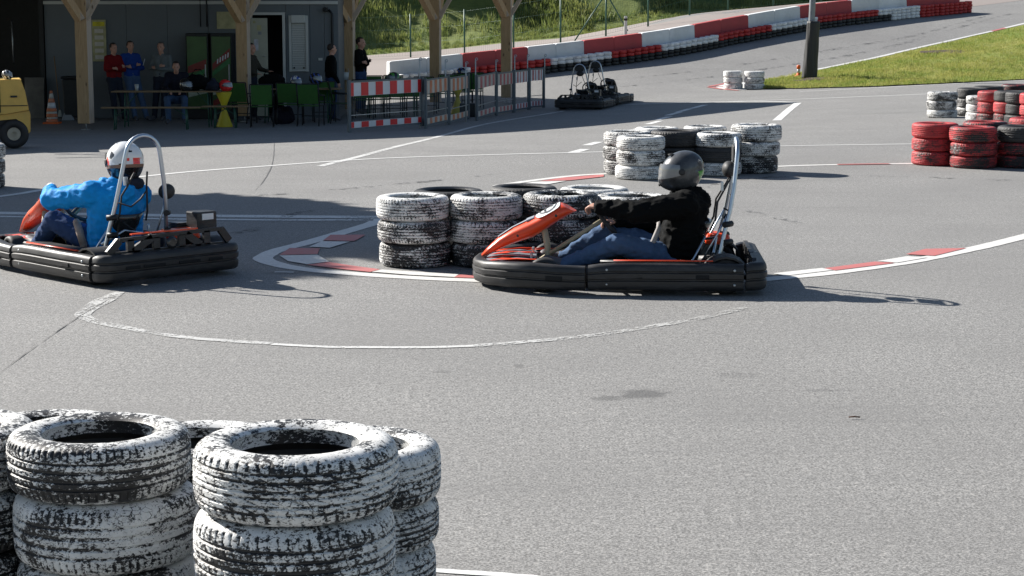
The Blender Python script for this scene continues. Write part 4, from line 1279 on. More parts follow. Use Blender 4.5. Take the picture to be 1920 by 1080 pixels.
def head_prims(mb, c, fwd, up=Vector((0, 0, 1)), k=1.0):
    Mx = frame_of(fwd, up)
    T = lambda x, y, z: c + Mx.to_3x3() @ V(x, y, z) * k
    mb.ell(c + Mx.to_3x3() @ V(-.008, 0, .02) * k, (.096 * k, .076 * k, .098 * k), M=Mx)
    mb.ell(T(.022, 0, -.052), (.062 * k, .056 * k, .062 * k), M=Mx)
    mb.ell(T(.060, 0, -.095), (.022 * k, .026 * k, .018 * k), M=Mx)                      # chin
    mb.cap(T(.088, 0, .012), T(.108, 0, -.028), .011 * k, .016 * k, 8)                   # nose
    mb.ell(T(.083, 0, -.062), (.013 * k, .026 * k, .011 * k), M=Mx)                      # lips
    mb.ell(T(.078, 0, .034), (.018 * k, .048 * k, .010 * k), M=Mx)                       # brow
    for s in (1, -1): mb.ell(T(-.005, s * .078, -.010), (.020 * k, .009 * k, .032 * k), M=Mx)
def person(root, J, vox=.012, head=True, hands=None, cloth_top=None, cloth_leg=None, shoe=None, hair=None, fold=.008, k=1.0, top_r=1.0):
    """J: joints in the local frame of root. One continuous body, clothes as children"""
    fw = J['fwd'].normalized()
    lat = (J['shl'] - J['shr']).normalized()
    mb = MB()
    if head:
        head_prims(mb, J['head'], J['face'], k=k)
    else:
        mb.ell(J['head'], (.085 * k, .075 * k, .10 * k))
    mb.cap(J['head'] + V(0, 0, -.06 * k), J['chest'] + V(0, 0, .06), .052 * k, .06 * k)
    for s in (1, -1):
        mb.cap(J['chest'] + lat * s * .07 * k, J['pelvis'] + lat * s * .065 * k, .105 * k, .098 * k)
    mb.cap(J['shl'], J['shr'], .062 * k, .062 * k)
    for a in 'lr':
        mb.cap(J['sh' + a], J['el' + a], .05 * k, .040 * k); mb.cap(J['el' + a], J['wr' + a], .040 * k, .027 * k)
        mb.cap(J['hi' + a], J['kn' + a], .078 * k, .052 * k); mb.cap(J['kn' + a], J['an' + a], .052 * k, .036 * k)
        mb.cap(J['an' + a], J['to' + a], .036 * k, .028 * k)
        if hands: hand_prims(mb, J['wr' + a], *hands[a], k=k)
    me = remeshed(mb, .008 if vox < .012 else .017, 2, [M['skin']], name="body")
    o = bpy.data.objects.new("body", me); link(o, root)
    if head:
        Mx = frame_of(J['face']).to_3x3()
        for s in (1, -1):
            e = MB(); e.ell(J['head'] + Mx @ V(.083, s * .031, .012) * k, (.010 * k, .013 * k, .007 * k), M=frame_of(J['face']), seg=10, rings=6)
            e.build("eye", M['gloss_black'], root)
        if hair:
            mb = MB(); Mf = frame_of(J['face'])
            mb.ell(J['head'] + Mx @ V(-.020, 0, .034) * k, (.098 * k, .082 * k, .096 * k), M=Mf)
            hm = mb.build("hair", hair, root)
            # keep the face free: cut the front lower part
            b2 = bmesh.new(); b2.from_mesh(hm.data)
            inv = Mx.transposed()
            dead = [v for v in b2.verts if (lambda q: q.x > .045 * k and q.z < .075 * k or q.z < -.03 * k)(inv @ (v.co - J['head']))]
            bmesh.ops.delete(b2, geom=dead, context='VERTS'); b2.to_mesh(hm.data); b2.free()
    g = 1.0
    if cloth_top:
        mb = MB(); c = .022 * top_r
        for s in (1, -1): mb.cap(J['chest'] + lat * s * .07 * k, J['pelvis'] + V(0, 0, .03) + lat * s * .07 * k, .105 * k + c, .105 * k + c)
        mb.cap(J['shl'], J['shr'], .064 * k + c, .064 * k + c)
        if top_r > 1.2:                      # loose collar and bunched back of the jacket
            for a_ in range(7):
                q0 = J['chest'] + V(0, 0, .155) + (lat * math.cos(a_ * .9) + fw * math.sin(a_ * .9)) * .085
                mb.ell(q0, (.045, .045, .032), seg=8, rings=6)
            mb.ell(J['chest'] - fw * .11 + V(0, 0, .06), (.07, .15, .09), M=frame_of(fw), seg=12, rings=8)
            mb.ell(J['pelvis'] - fw * .02 + V(0, 0, .13), (.16, .19, .07), M=frame_of(fw), seg=12, rings=8)
        mb.cap(J['chest'] + V(0, 0, .06), J['chest'] + (J['head'] - J['chest']) * .46, .075 * k, .06 * k)
        for a in 'lr':
            e0 = J['wr' + a] + (J['el' + a] - J['wr' + a]).normalized() * .0
            mb.cap(J['sh' + a], J['el' + a], .056 * k + c, .047 * k + c * .9); mb.cap(J['el' + a], e0, .047 * k + c * .9, .034 * k + c * .45)
        me = remeshed(mb, vox * 1.15, 2, [cloth_top], fold, 10 if top_r > 1.2 else 8.5, "jacket")
        link(bpy.data.objects.new("jacket", me), root)
    if cloth_leg:
        mb = MB(); c = .016
        mb.cap(J['hil'], J['hir'], .10 * k + c, .10 * k + c)
        mb.cap(J['pelvis'] + V(0, 0, .04) + lat * .05, J['pelvis'] + V(0, 0, .04) - lat * .05, .10 * k, .10 * k)
        for a in 'lr':
            mb.cap(J['hi' + a], J['kn' + a], .085 * k + c, .06 * k + c); mb.cap(J['kn' + a], J['an' + a], .06 * k + c, .045 * k + c)
        me = remeshed(mb, vox * 1.15, 2, [cloth_leg], fold * .8, 9, "trousers")
        link(bpy.data.objects.new("trousers", me), root)
    for a in 'lr':
        mb = MB(); d = (J['to' + a] - J['an' + a]).normalized()
        mb.cap(J['an' + a], J['to' + a], .048 * k, .040 * k); mb.cap(J['an' + a] - d * .05, J['an' + a] + V(0, 0, .02), .038 * k, .045 * k)
        me = remeshed(mb, .012, 2, [shoe or M['shoe']], name="shoe")
        link(bpy.data.objects.new("shoe", me), root)
def helmet(parent_or_none, c, fwd, mats, k=1.0, name="helmet", up=Vector((0, 0, 1)), look='plain', **kw):
    """full-face helmet: shell with chin bar, visor, vents. Returns the shell object"""
    Mx = frame_of(fwd, up)
    MM = Matrix.Translation(c) @ Mx
    q = bmesh.new(); bmesh.ops.create_uvsphere(q, u_segments=96, v_segments=64, radius=1)
    dead = []
    for v in q.verts:
        x, y, z = v.co
        X, Y_, Z = x * .148, y * .122, z * .132
        fr_ = max(0, x)
        if z < .25:
            w_ = min(1, (.25 - z) / .8)
            X += .050 * w_ * fr_                              # chin bar comes forward
            if x < 0: X *= 1 - .10 * w_
            Y_ *= 1 - .12 * w_ * fr_
        if z < 0: Z *= 1.12
        X -= .014 * max(0, z) * (x < 0)                       # crown runs back
        Z -= .012 * max(0, x) * max(0, z)
        if -.35 < z < -.05 and x < -.5: X -= .006
        v.co = (X, Y_, Z)
        if z < -.90: dead.append(v)
    bmesh.ops.delete(q, geom=dead, context='VERTS')
    for v in q.verts: v.co = MM @ (v.co * k)
    for f in q.faces: f.smooth = True
    for f in q.faces:
        lc = Mx.inverted().to_3x3() @ (f.calc_center_median() - c) / k
        if look == 'white_black':
            nn_ = mnoise.noise(lc * 22 + V(3, 1, 7))
            if -.045 < lc.z < -.022 and lc.x < .05: f.material_index = 3
            elif lc.z <= -.045 and (lc.x < .03): f.material_index = 1
            elif lc.x < -.03 and lc.z < .02 and lc.z > -.02 and lc.y < -.01 and lc.y > -.06: f.material_index = 2
            elif nn_ > .33 and lc.z > -.02: f.material_index = 1
            elif nn_ < -.47 and lc.z < .03: f.material_index = 2
        elif look == 'black_green':
            if lc.x < -.10 and lc.z < -.015 and lc.z > -.10: f.material_index = 1
        elif look == 'swirl':
            if math.sin(lc.x * 55 + lc.y * 35 + lc.z * 30) > .45: f.material_index = 1
    me = bpy.data.meshes.new(name); q.to_mesh(me); q.free()
    for m_ in mats: me.materials.append(m_)
    sh = bpy.data.objects.new(name, me); link(sh, parent_or_none)
    # visor: a curved shield on the upper front
    mb = MB(); rows = []
    for j in range(8):
        row = []
        el_ = R(-16 + 44 * j / 7)
        for i in range(17):
            az = R(-82 + 164 * i / 16)
            e2 = el_ * (1 - .35 * (abs(az) / R(82)) ** 3)
            row.append(mb.bm.verts.new(MM @ (V((.163 + .022 * max(0, -math.sin(e2)) * 3) * math.cos(az) * math.cos(e2), .126 * math.sin(az) * math.cos(e2), .138 * math.sin(e2) + .004) * k)))
        rows.append(row)
    for j in range(7):
        for i in range(16):
            f = mb.bm.faces.new((rows[j][i], rows[j][i + 1], rows[j + 1][i + 1], rows[j + 1][i])); f.smooth = True
    mb.build("visor", M['visor'], sh)
    for s in (1, -1): MB().lathe([(.022 * k, 0), (.022 * k, .006), (.012 * k, .010)], 14, M=MM @ Matrix.Translation(V(.015, s * .122, .0) * k) @ Matrix.Rotation(-s * R(90), 4, 'X')).build("visor_hinge", M['pad'], sh)
    mb = MB()
    for y in (-.03, .03): mb.ell(MM @ (V(.06, y, .118) * k), (.022 * k, .008 * k, .006 * k), M=Mx, seg=8, rings=6)
    mb.ell(MM @ (V(.17, 0, -.072) * k), (.008 * k, .03 * k, .012 * k), M=Mx, seg=10, rings=6)
    mb.build("vent", M['pad'], sh)
    return sh
# --- driver in black on the near kart (local frame of that kart)
dr = empty("person", kart_a.location, K_RZ, "driver in black fleece, blue jeans and glossy black helmet on the middle kart", "person", "kart drivers")
J = dict(fwd=V(1, 0, 0), face=V(1, .0, -.05), head=V(-.455, 0, .86), chest=V(-.53, 0, .585), pelvis=V(-.46, 0, .245),
         shl=V(-.50, .205, .645), shr=V(-.49, -.205, .63), ell=V(-.13, .30, .595), elr=V(-.22, -.27, .42), wrl=V(.155, .215, .625), wrr=V(.015, -.165, .455),
         hil=V(-.42, .10, .21), hir=V(-.42, -.10, .21), knl=V(.02, .26, .345), knr=V(.08, -.20, .40), anl=V(.42, .20, .16), anr=V(.46, -.17, .16),
         tol=V(.57, .19, .20), tor=V(.60, -.17, .20))
person(dr, J, .011, head=False, hands={'l': (V(.75, -.45, .05), V(.15, -.35, -1), V(.0, -1, .3), .95), 'r': (V(.85, .1, .25), V(.3, .1, -1), V(-.2, 1, .2), .95)},
       cloth_top=M['jacket_black'], cloth_leg=M['jeans'], shoe=M['shoe'], fold=.018, k=1.13, top_r=2.0)
helmet(dr, J['head'] + V(-.03, 0, .035), V(1, 0.05, -.16), [M['helmet_dark'], M['helmet_green'], M['chrome']], 1.15, look='black_green')
mb = MB(); mb.tube([(-.20, .18, .26), (-.26, .20, .36), (-.30, .19, .46), (-.30, .14, .50)], [.018, .022, .02, .015], 8); mb.build("bag_strap", simple("grey_strap", (.32, .30, .29), .7), dr)
# --- driver in blue on the left kart
dl = empty("person", kart_b.location + Matrix.Rotation(KB_RZ, 3, "Z") @ KB_OFF, KB_RZ, "driver in bright blue jacket and white helmet on the left kart", "person", "kart drivers")
J = dict(fwd=V(1, 0, 0), face=V(1, -.1, -.05), head=V(-.49, -.09, .865), chest=V(-.50, .02, .60), pelvis=V(-.46, 0, .245),
         shl=V(-.46, .225, .66), shr=V(-.48, -.215, .62), ell=V(-.08, .36, .60), elr=V(-.20, -.30, .42), wrl=V(.13, .24, .655), wrr=V(.02, -.165, .46),
         hil=V(-.42, .10, .21), hir=V(-.42, -.10, .21), knl=V(.0, .29, .42), knr=V(.08, -.20, .40), anl=V(.40, .22, .16), anr=V(.46, -.17, .16),
         tol=V(.55, .21, .20), tor=V(.60, -.17, .20))
person(dl, J, .011, head=False, hands={'l': (V(.75, -.45, .0), V(.15, -.35, -1), V(.0, -1, .3), .95), 'r': (V(.85, .1, .25), V(.3, .1, -1), V(-.2, 1, .2), .95)},
       cloth_top=M['jacket_blue'], cloth_leg=M['jeans_dark'], shoe=M['shoe'], fold=.013, k=1.13, top_r=1.8)
helmet(dl, J['head'] + V(.0, .0, .045), V(1, -.25, -.10), [M['helmet_white'], M['gloss_black'], M['helmet_red'], simple('goggle_strap', (.22, .13, .09), .8)], 1.24, look='white_black')
mb = MB()
mb.tube([J['head'] + V(.06 * math.cos(a * .52) * 1.5 - .02, .10 * math.sin(a * .52), -.135) for a in range(12)], .048, 8, closed=True)
mb.build("neck_scarf", M['trouser_dark'], dl)
mb = MB(); mb.cap(J['wrl'] + V(-.02, .01, 0), J['wrl'] + V(.05, -.04, .01), .040, .046); mb.build("glove", simple("grey_glove", (.5, .52, .55), .8), dl)
mb = MB(); mb.cap((-.36, .235, .24), (-.28, .25, .42), .035, .03); mb.build("sleeve_patch", simple("tan_cloth", (.35, .27, .22), .8), dl)

# --- people under the canopy. px, foot line, turn of the body (world angle), pose
def stander(px, py, ang, top, leg, hair, label, pose='cross', k=1.0, lean=0.0, group="people under the canopy", Y=None, h=1.76):
    p = at(px, py) if Y is None else Vector((sq(px, Y)[0], Y, zt(sq(px, Y)[0], Y)))
    root = empty("person", p, ang, label, "person", group)
    H = h / 1.76
    back = -lean
    J = dict(fwd=V(1, 0, 0), face=V(1, 0, 0), head=V(back + .03, 0, 1.62 * H), chest=V(back, 0, 1.33 * H), pelvis=V(back * .8, 0, .98 * H),
             shl=V(back, .165, 1.40 * H), shr=V(back, -.165, 1.40 * H), hil=V(back * .8, .09, .92 * H), hir=V(back * .8, -.09, .92 * H),
             knl=V(.05 - lean * .3, .11, .50 * H), knr=V(.02 - lean * .3, -.11, .50 * H), anl=V(lean * .6, .12, .09), anr=V(lean * .35, -.12, .09), tol=V(.15 + lean * .6, .14, .04), tor=V(.15 + lean * .35, -.14, .04))
    if pose == 'cross':
        J.update(ell=V(back + .06, .26, 1.14 * H), elr=V(back + .06, -.26, 1.16 * H), wrl=V(back + .21, -.03, 1.16 * H), wrr=V(back + .23, .03, 1.21 * H))
        hd = {'l': (V(.05, -1, .2), V(-1, 0, 0), V(0, 0, 1), .5), 'r': (V(.05, 1, .1), V(-1, 0, 0), V(0, 0, 1), .5)}
    elif pose == 'point':
        J.update(ell=V(back + .10, .27, 1.15 * H), elr=V(back + .02, -.24, 1.13 * H), wrl=V(back + .34, .20, 1.10 * H), wrr=V(back + .20, -.12, 1.06 * H))
        hd = {'l': (V(1, .1, .1), V(0, -.2, -1), V(0, -1, 0), .3), 'r': (V(.7, .5, .0), V(0, 0, -1), V(0, 1, 0), .5)}
    else:
        J.update(ell=V(back - .03, .26, 1.12 * H), elr=V(back - .03, -.26, 1.12 * H), wrl=V(back + .10, .25, .88 * H), wrr=V(back + .10, -.25, .88 * H))
        hd = {'l': (V(.2, 0, -1), V(0, -1, 0), V(1, 0, 0), .5), 'r': (V(.2, 0, -1), V(0, 1, 0), V(1, 0, 0), .5)}
    person(root, J, .020, True, hd, top, leg, M['shoe'], hair, .008, k, .55)
    return root
FS = Vector((0, -1, 0))
stander(222, 227, R(-38), M['track_red'], M['trouser_dark'], M['hair_dark'], "man in dark red track top with folded arms, leftmost at the container wall", lean=.12, h=1.76)
b_ = stander(259, 226, R(-58), M['track_blue'], M['jeans'], M['hair_dark'], "man in blue shirt with folded arms leaning at the container wall", lean=.38, h=1.80)
for s_ in (.215,):
    mb = MB(); mb.box((-.22 + .0, .262, 1.30), (.012, .012, .16), rot=Matrix.Rotation(R(-18), 3, 'X')); mb.build("sleeve_stripe", M['white_stripe'], b_)
stander(301, 226, R(-104), M['grey_sweat'], M['trouser_dark'], M['hair_grey'], "man in light grey sweater standing between the blue shirt and the seated man", lean=.15, h=1.78)
stander(472, 226, R(-20), M['brown_coat'], M['trouser_dark'], M['hair_dark'], "man in brownish coat by the white door, half behind the second post", pose='point', h=1.76)
stander(622, 226, R(20), M['jacket_black'], M['jeans_dark'], M['hair_dark'], "person in black showing left of the third timber post", pose='down', h=1.74)
stander(676, 213, R(-22), M['jacket_black'], M['jeans_dark'], M['hair_dark'], "man in black looking right with folded arms beside the third timber post", pose='cross', h=1.84, k=1.15)
# seated man
p = at(334, 231)
rs = empty("person", p, R(-85), "man in dark polo sitting at the beer table, forearms on his knees", "person", "people under the canopy")
J = dict(fwd=V(1, 0, 0), face=V(1, .1, -.1), head=V(.16, 0, 1.23), chest=V(.06, 0, .95), pelvis=V(-.05, 0, .56), shl=V(.07, .19, 1.04), shr=V(.07, -.19, 1.04),
         ell=V(.22, .25, .80), elr=V(.22, -.25, .80), wrl=V(.42, .13, .72), wrr=V(.42, -.13, .72), hil=V(-.02, .10, .53), hir=V(-.02, -.10, .53),
         knl=V(.40, .19, .55), knr=V(.40, -.19, .55), anl=V(.38, .17, .10), anr=V(.38, -.17, .10), tol=V(.52, .19, .05), tor=V(.52, -.19, .05))
person(rs, J, .020, True, {'l': (V(1, -.4, -.2), V(0, 0, -1), V(0, -1, 0), .6), 'r': (V(1, .4, -.2), V(0, 0, -1), V(0, 1, 0), .6)}, M['dark_navy'], M['jeans'], M['shoe'], M['hair_dark'], .008)
# ------------------------------------------------------------ canopy, container building and what stands under it
POST = [at(162, 243), at(459, 228), at(656, 214), at(817, 201), at(950, 192)]
P0 = POST[0] + (POST[0] - POST[1]) * 1.0
for i, p in enumerate(POST): print("post", i, [round(c, 2) for c in p])
cw = at(258, 224)
WY = cw.y + .75                       # front face of the container
def wx(px): return (px - 960) / F * (WY * CT + 2.2 * ST)
def wz(py):                           # height on the container face for a photo row
    a = (540 - py) / F
    return CAM_H + (-ST + a * CT) / (CT + a * ST) * WY
GZ = zt(wx(300), WY)
ROOF_Z = GZ + 4.0
canopy = empty("timber_canopy", POST[0], 0, "timber canopy on larch posts with V shaped braces over the sitting area", "canopy")
def rel(v): return Vector(v) - canopy.location
line = (POST[4] - POST[0]); line.z = 0; ld = line.normalized(); back = Vector((-ld.y, ld.x, 0))
PR = R(-10)
PW = .255
for i, p in enumerate([P0] + POST):
    zb = zt(p.x, p.y)
    o = empty("post", rel((p.x, p.y, 0)), 0); o.parent = canopy
    R3 = Matrix.Rotation(PR, 4, 'Z')
    h = ROOF_Z - zb - .13
    pm = MB().box((0, 0, zb + .13 + h / 2), (PW, PW, h), rz=PR, bev=.006).build("timber", [M['wood'], M['wood_pale_lit']], o)
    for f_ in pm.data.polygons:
        if f_.normal.dot(R3 @ Vector((1, 0, 0))) > .9: f_.material_index = 1  # right face only: paler wood, with bounced light put into its colour
    mb = MB(); mb.tube([(0, 0, zb), (0, 0, zb + .16)], .012, 6); mb.box((0, 0, zb + .132), (.16, .16, .008), rz=PR); mb.box((0, 0, zb + .006), (.16, .16, .012), rz=PR)
    mb.build("post_foot", M['steel'], o)
    bz = zb + 2.22
    for (sx, sy, dx, dy, up, w1, w2, mt) in ((.10, -.07, .60, 0, 1.0, .09, .10, 'wood_pale_lit'), (.07, -.15, -.60, -.10, 1.0, .085, .08, 'wood_pale_lit'), (-.02, -.10, -.42, -.62, 1.05, .20, .14, 'wood'), (0, .10, .1, .66, 1.0, .14, .14, 'wood')):
        a0 = Vector((0, 0, bz)) + R3 @ Vector((sx, sy, 0)); a1 = a0 + R3 @ Vector((dx, dy, up)) * 1.5
        v = a1 - a0
        MB().box((a0 + a1) / 2, (w1, w2, v.length), rot=v.to_track_quat('Z', 'Y').to_matrix(), bev=.004).build("brace", M[mt], o)
bx = MB()
A0, A1 = P0, POST[4] + ld * .5
mid = (A0 + A1) / 2; mid.z = ROOF_Z
bx.box(rel(mid) , (.22, (A1 - A0).length + .8, .26), rz=math.atan2(ld.y, ld.x) - R(90)); bx.build("eave_beam", M['beam'], canopy)
bk = (A0 + A1) / 2 + back * 4.3; bk.z = ROOF_Z + .05
MB().box(rel(bk), (.18, (A1 - A0).length + .5, .22), rz=math.atan2(ld.y, ld.x) - R(90)).build("rear_beam", M['beam'], canopy)
for k in range(15):
    s_ = A0 + (A1 - A0) * (k / 14)
    c_ = s_ + back * 3.2; c_.z = ROOF_Z + .235 + .0 * k
    MB().box(rel(c_), (7.6, .09, .18), rz=math.atan2(back.y, back.x)).build("rafter", M['beam'], canopy)
ov = 1.3
rp = [A0 - ld * 8 - back * ov, A1 + ld * .45 - back * ov, A1 + ld * .45 + back * 9, A0 - ld * 8 + back * 15]
mb = MB(); mb.prism([(rel(q).x, rel(q).y) for q in rp], .07, M=Matrix.Translation((0, 0, rel((0, 0, ROOF_Z + .335)).z))); mb.build("roof_deck", M['roof'], canopy)
# container building
cb = empty("container_building", (wx(360), WY, GZ), 0, "grey container building with door and roller shutter behind the canopy posts", "building")
def cr(x, y, z): return (x - cb.location.x, y - cb.location.y, z - GZ)
xl, xr = wx(88), wx(636)
mb = MB()
x = xl; w = (xr - xl) / 9
d0, d1 = wx(474), wx(534); zt_ = wz(30)
def wall_seg(a, b2, z0, z1): MB().box(cr((a + b2) / 2, WY + .05, (z0 + z1) / 2), (b2 - a - .006, .10, z1 - z0), bev=.004).build("wall_panel", M['container'], cb)
edges = [xl + (wx(470) - xl) * k / 5 for k in range(6)]
for a_, b2 in zip(edges, edges[1:]): wall_seg(a_, b2, GZ, ROOF_Z - .25)
wall_seg(wx(470), wx(538), wz(28), ROOF_Z - .25)
for a_, b2 in ((wx(538), wx(583)), (wx(583), wx(610)), (wx(610), xr)): wall_seg(a_, b2, GZ, ROOF_Z - .25)
mb = MB(); mb.box(cr(xr - .05, WY + 1.3, GZ + 1.45), (.10, 2.4, 2.9)); mb.box(cr((xl + xr) / 2, WY + 2.6, GZ + 1.45), (xr - xl, .1, 2.9)); mb.box(cr(xl + .05, WY + 1.3, GZ + 1.45), (.10, 2.4, 2.9)); mb.box(cr((xl + xr) / 2, WY + 1.3, GZ + 2.95), (xr - xl, 2.7, .1))
mb.build("rear_walls", M['container'], cb)
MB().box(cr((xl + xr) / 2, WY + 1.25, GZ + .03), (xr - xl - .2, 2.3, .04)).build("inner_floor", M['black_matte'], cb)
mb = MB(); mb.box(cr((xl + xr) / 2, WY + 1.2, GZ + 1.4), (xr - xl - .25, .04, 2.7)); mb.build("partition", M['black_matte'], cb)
fr = MB()
zt0 = wz(28)
for a_ in (wx(473), wx(535)): fr.box(cr(a_, WY - .02, (GZ + zt0) / 2), (.06, .16, zt0 - GZ))
fr.box(cr(wx(504), WY - .02, zt0 + .03), (wx(535) - wx(473) + .06, .16, .06)); fr.build("door_frame", M['white_paint'], cb)
dr_ = MB().box(cr(wx(489.5), WY - .12, (GZ + .04 + wz(33)) / 2), (wx(505) - wx(474), .05, wz(33) - GZ - .06), bev=.004).build("door", M['door_white'], cb)
for (px, py, w_, h_, mt) in ((490, 52, .10, .12, 'poster'), (491, 62, .08, .07, 'grey_paint'), (484, 84, .10, .26, 'paper'), (481, 41, .06, .06, 'poster')):
    MB().box(cr(wx(px), WY - .150, wz(py)), (w_, .004, h_)).build("notice", M[mt], dr_)
mb = MB(); mb.tube([cr(wx(501), WY - .15, wz(105)), cr(wx(501), WY - .19, wz(105)), cr(wx(496), WY - .19, wz(105))], .01, 6); mb.build("handle", M['steel'], dr_)
# roller shutter window
sx0, sx1, sz1, sz0 = wx(544), wx(580), wz(29), wz(134)
sh = MB()
for a_ in (sx0 + .03, sx1 - .03): sh.box(cr(a_, WY - .025, (sz0 + sz1) / 2), (.06, .05, sz1 - sz0))
sh.box(cr((sx0 + sx1) / 2, WY - .03, sz0 + .03), (sx1 - sx0 - .12, .05, .05)); sh.box(cr((sx0 + sx1) / 2, WY - .05, sz1 - .08), (sx1 - sx0 - .12, .10, .18), bev=.01)
so = sh.build("shutter_window", M['white_paint'], cb)
nsl = 26
zlo, zhi = sz0 + .06, sz1 - .18
for k in range(nsl):
    MB().box(cr((sx0 + sx1) / 2, WY - .012, zlo + (zhi - zlo) * (k + .5) / nsl), (sx1 - sx0 - .13, .018, (zhi - zlo) / nsl - .006), bev=.003).build("slat", M['white_paint'], so)
for px in (553, 571): MB().box(cr(wx(px), WY - .035, sz0 + .085), (.035, .02, .03)).build("shutter_lock", M['dark'], so)
mb = MB(); mb.tube([cr(wx(625), WY - .05, GZ + .05), cr(wx(625), WY - .05, wz(26)), cr(wx(619), WY - .05, wz(18))], .028, 8); mb.build("drain_pipe", M['dark'], cb)
mb = MB(); mb.box(cr(wx(613), WY - .06, wz(18)), (.12, .08, .10), bev=.01); mb.tube([cr(wx(613), WY - .10, wz(18)), cr(wx(612), WY - .22, wz(20))], .03, 10); mb.build("wall_lamp", M['dark'], cb)
mb = MB(); mb.box(cr(wx(602), WY - .01, wz(111)), (.10, .015, .06), bev=.004); mb.build("socket", M['white_paint'], cb)
mb = MB(); mb.box(cr((xl + xr) / 2, WY - .03, wz(5)), (xr - xl, .06, .07)); mb.build("fascia_strip", M['white_paint'], cb)
mb = MB(); mb.tube([cr(wx(392), WY - .05, wz(50)), cr(wx(392), WY - .05, wz(-20))], .02, 6); mb.tube([cr(wx(380), WY - .05, wz(50)), cr(wx(380), WY - .05, wz(-20))], .014, 6); mb.build("conduit", M['dark'], cb)
MB().box(cr(wx(430), WY - .012, wz(38)), (wx(448) - wx(408), .02, wz(20) - wz(52)), bev=.003).build("sign_board", M['poster'], cb)
# open shed at the far left
shed = empty("open_shed", (wx(20), WY, GZ), 0, "dark open shed bay left of the container building", "building")
def srel(x, y, z): return (x - shed.location.x, y - shed.location.y, z - GZ)
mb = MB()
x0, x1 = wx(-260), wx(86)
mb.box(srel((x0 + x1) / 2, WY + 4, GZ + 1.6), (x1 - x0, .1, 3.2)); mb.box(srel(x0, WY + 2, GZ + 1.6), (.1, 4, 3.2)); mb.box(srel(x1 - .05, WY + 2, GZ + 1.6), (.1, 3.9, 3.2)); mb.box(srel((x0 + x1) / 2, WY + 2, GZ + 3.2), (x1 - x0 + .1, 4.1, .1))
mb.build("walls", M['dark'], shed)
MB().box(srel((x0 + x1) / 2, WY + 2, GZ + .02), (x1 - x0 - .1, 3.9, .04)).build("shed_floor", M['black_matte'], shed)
MB().box(srel(x1 - .04, WY - .03, GZ + 1.6), (.10, .05, 3.2)).build("jamb", M['dark'], shed)
MB().tube([srel(wx(22), WY + .3, wz(118)), srel(wx(21), WY + .3, wz(40))], .018, 8).build("pipe", M['steel'], shed)
# board leaning by the shed
mb = MB(); mb.box((0, 0, .47), (wx(90) - wx(54), .04, .94), rot=Matrix.Rotation(R(-5), 3, 'X'), bev=.005)
o = mb.build("board", simple("weathered_board", (.16, .15, .13), .8, 0, .3, 3), None, "pale weathered board leaning beside the dark shed opening", "board"); o.location = (wx(72), WY - .35, zt(wx(72), WY - .35))
# forklift (only its tail shows)
fk = at(10, 280); fk.y += .1
fl = empty("forklift", fk, R(15), "ochre yellow forklift truck at the left edge, only its tail in view", "forklift")
def fs_(px, py, y=0): q = pt(px, py, fk.y + y); return (q.x - fk.x, y, q.z - fk.z)
for (z_, x_) in ((.62, .0),): pass
def side_prism(name, pix, y0, y1, mat, par):
    mb = MB(); A = [mb.bm.verts.new((fs_(px, py)[0], y0, fs_(px, py)[2])) for px, py in pix]; B = [mb.bm.verts.new((a_.co.x, y1, a_.co.z)) for a_ in A]
    n_ = len(A); mb.bm.faces.new(A); mb.bm.faces.new(B[::-1])
    for i in range(n_): mb.bm.faces.new((A[i], A[(i + 1) % n_], B[(i + 1) % n_], B[i]))
    es = [e for e in mb.bm.edges]
    bmesh.ops.bevel(mb.bm, geom=es, offset=.012, segments=2, affect='EDGES')
    return mb.build(name, mat, par)
side_prism("body", [(-70, 152), (-20, 150), (38, 149), (46, 172), (53, 207), (10, 214), (-70, 216)], -.02, .85, M['forklift'], fl)
side_prism("counterweight", [(-70, 217), (10, 215), (53, 208), (56, 215), (56, 250), (50, 252), (44, 232), (30, 222), (0, 226), (-70, 230)], .04, .80, M['forklift'], fl)
side_prism("chassis", [(-70, 218), (8, 216), (48, 212), (44, 240), (-70, 262)], .10, .74, M['dark'], fl)
side_prism("vent_panel", [(-70, 160), (0, 157), (2, 212), (-70, 214)], -.035, -.015, M['dark'], fl)
MB().box((.02, -.03, .66), (.62, .012, .012)).build('panel_seam', M['dark'], fl)
MB().box((.13, -.035, .80), (.10, .014, .03), bev=.004).build('latch', M['dark'], fl)
for yy in (.10, .68):
    c_ = fs_(26, 254)
    MX = Matrix.Translation((c_[0], yy, .225)) @ Matrix.Rotation(R(90), 4, 'X')
    wh = MB().lathe([(.10, -.08), (.17, -.09), (.215, -.075), (.225, -.04), (.225, .04), (.215, .075), (.17, .09), (.10, .08)], 28, M=MX, closed=True).build("wheel", M['rubber'], fl)
    mb = MB(); mb.lathe([(.115, -.075), (.115, -.06), (.095, -.055), (.085, -.03), (.05, -.03), (.035, .07), (.035, .10), (.05, .03), (.085, .03), (.095, .055), (.115, .06), (.115, .075)], 24, M=MX); mb.build("rim", simple("old_rim", (.42, .38, .30), .6, .2), wh)
mb = MB(); 
for xx in (-.95, -.2):
    pass
mb.tube([(-.55, .05, .9), (-.45, .05, 2.05), (-1.5, .05, 2.1)], .03, 8); mb.tube([(-.55, .78, .9), (-.45, .78, 2.05), (-1.5, .78, 2.1)], .03, 8); mb.tube([(-.45, .05, 2.05), (-.45, .78, 2.05)], .03, 8)
mb.build("overhead_guard", M['dark'], fl)
hq = fs_(8, 139)
hh = helmet(None, V(0, 0, 0), V(1, -.4, 0), [M['gloss_black'], M['helmet_white']], .55, name="helmet", look='swirl')
hh.location = fk + V(hq[0], .15, fs_(8, 150)[2] + .075); tag(hh, "dark shiny helmet resting on the yellow forklift", "helmet", "helmets lying about")
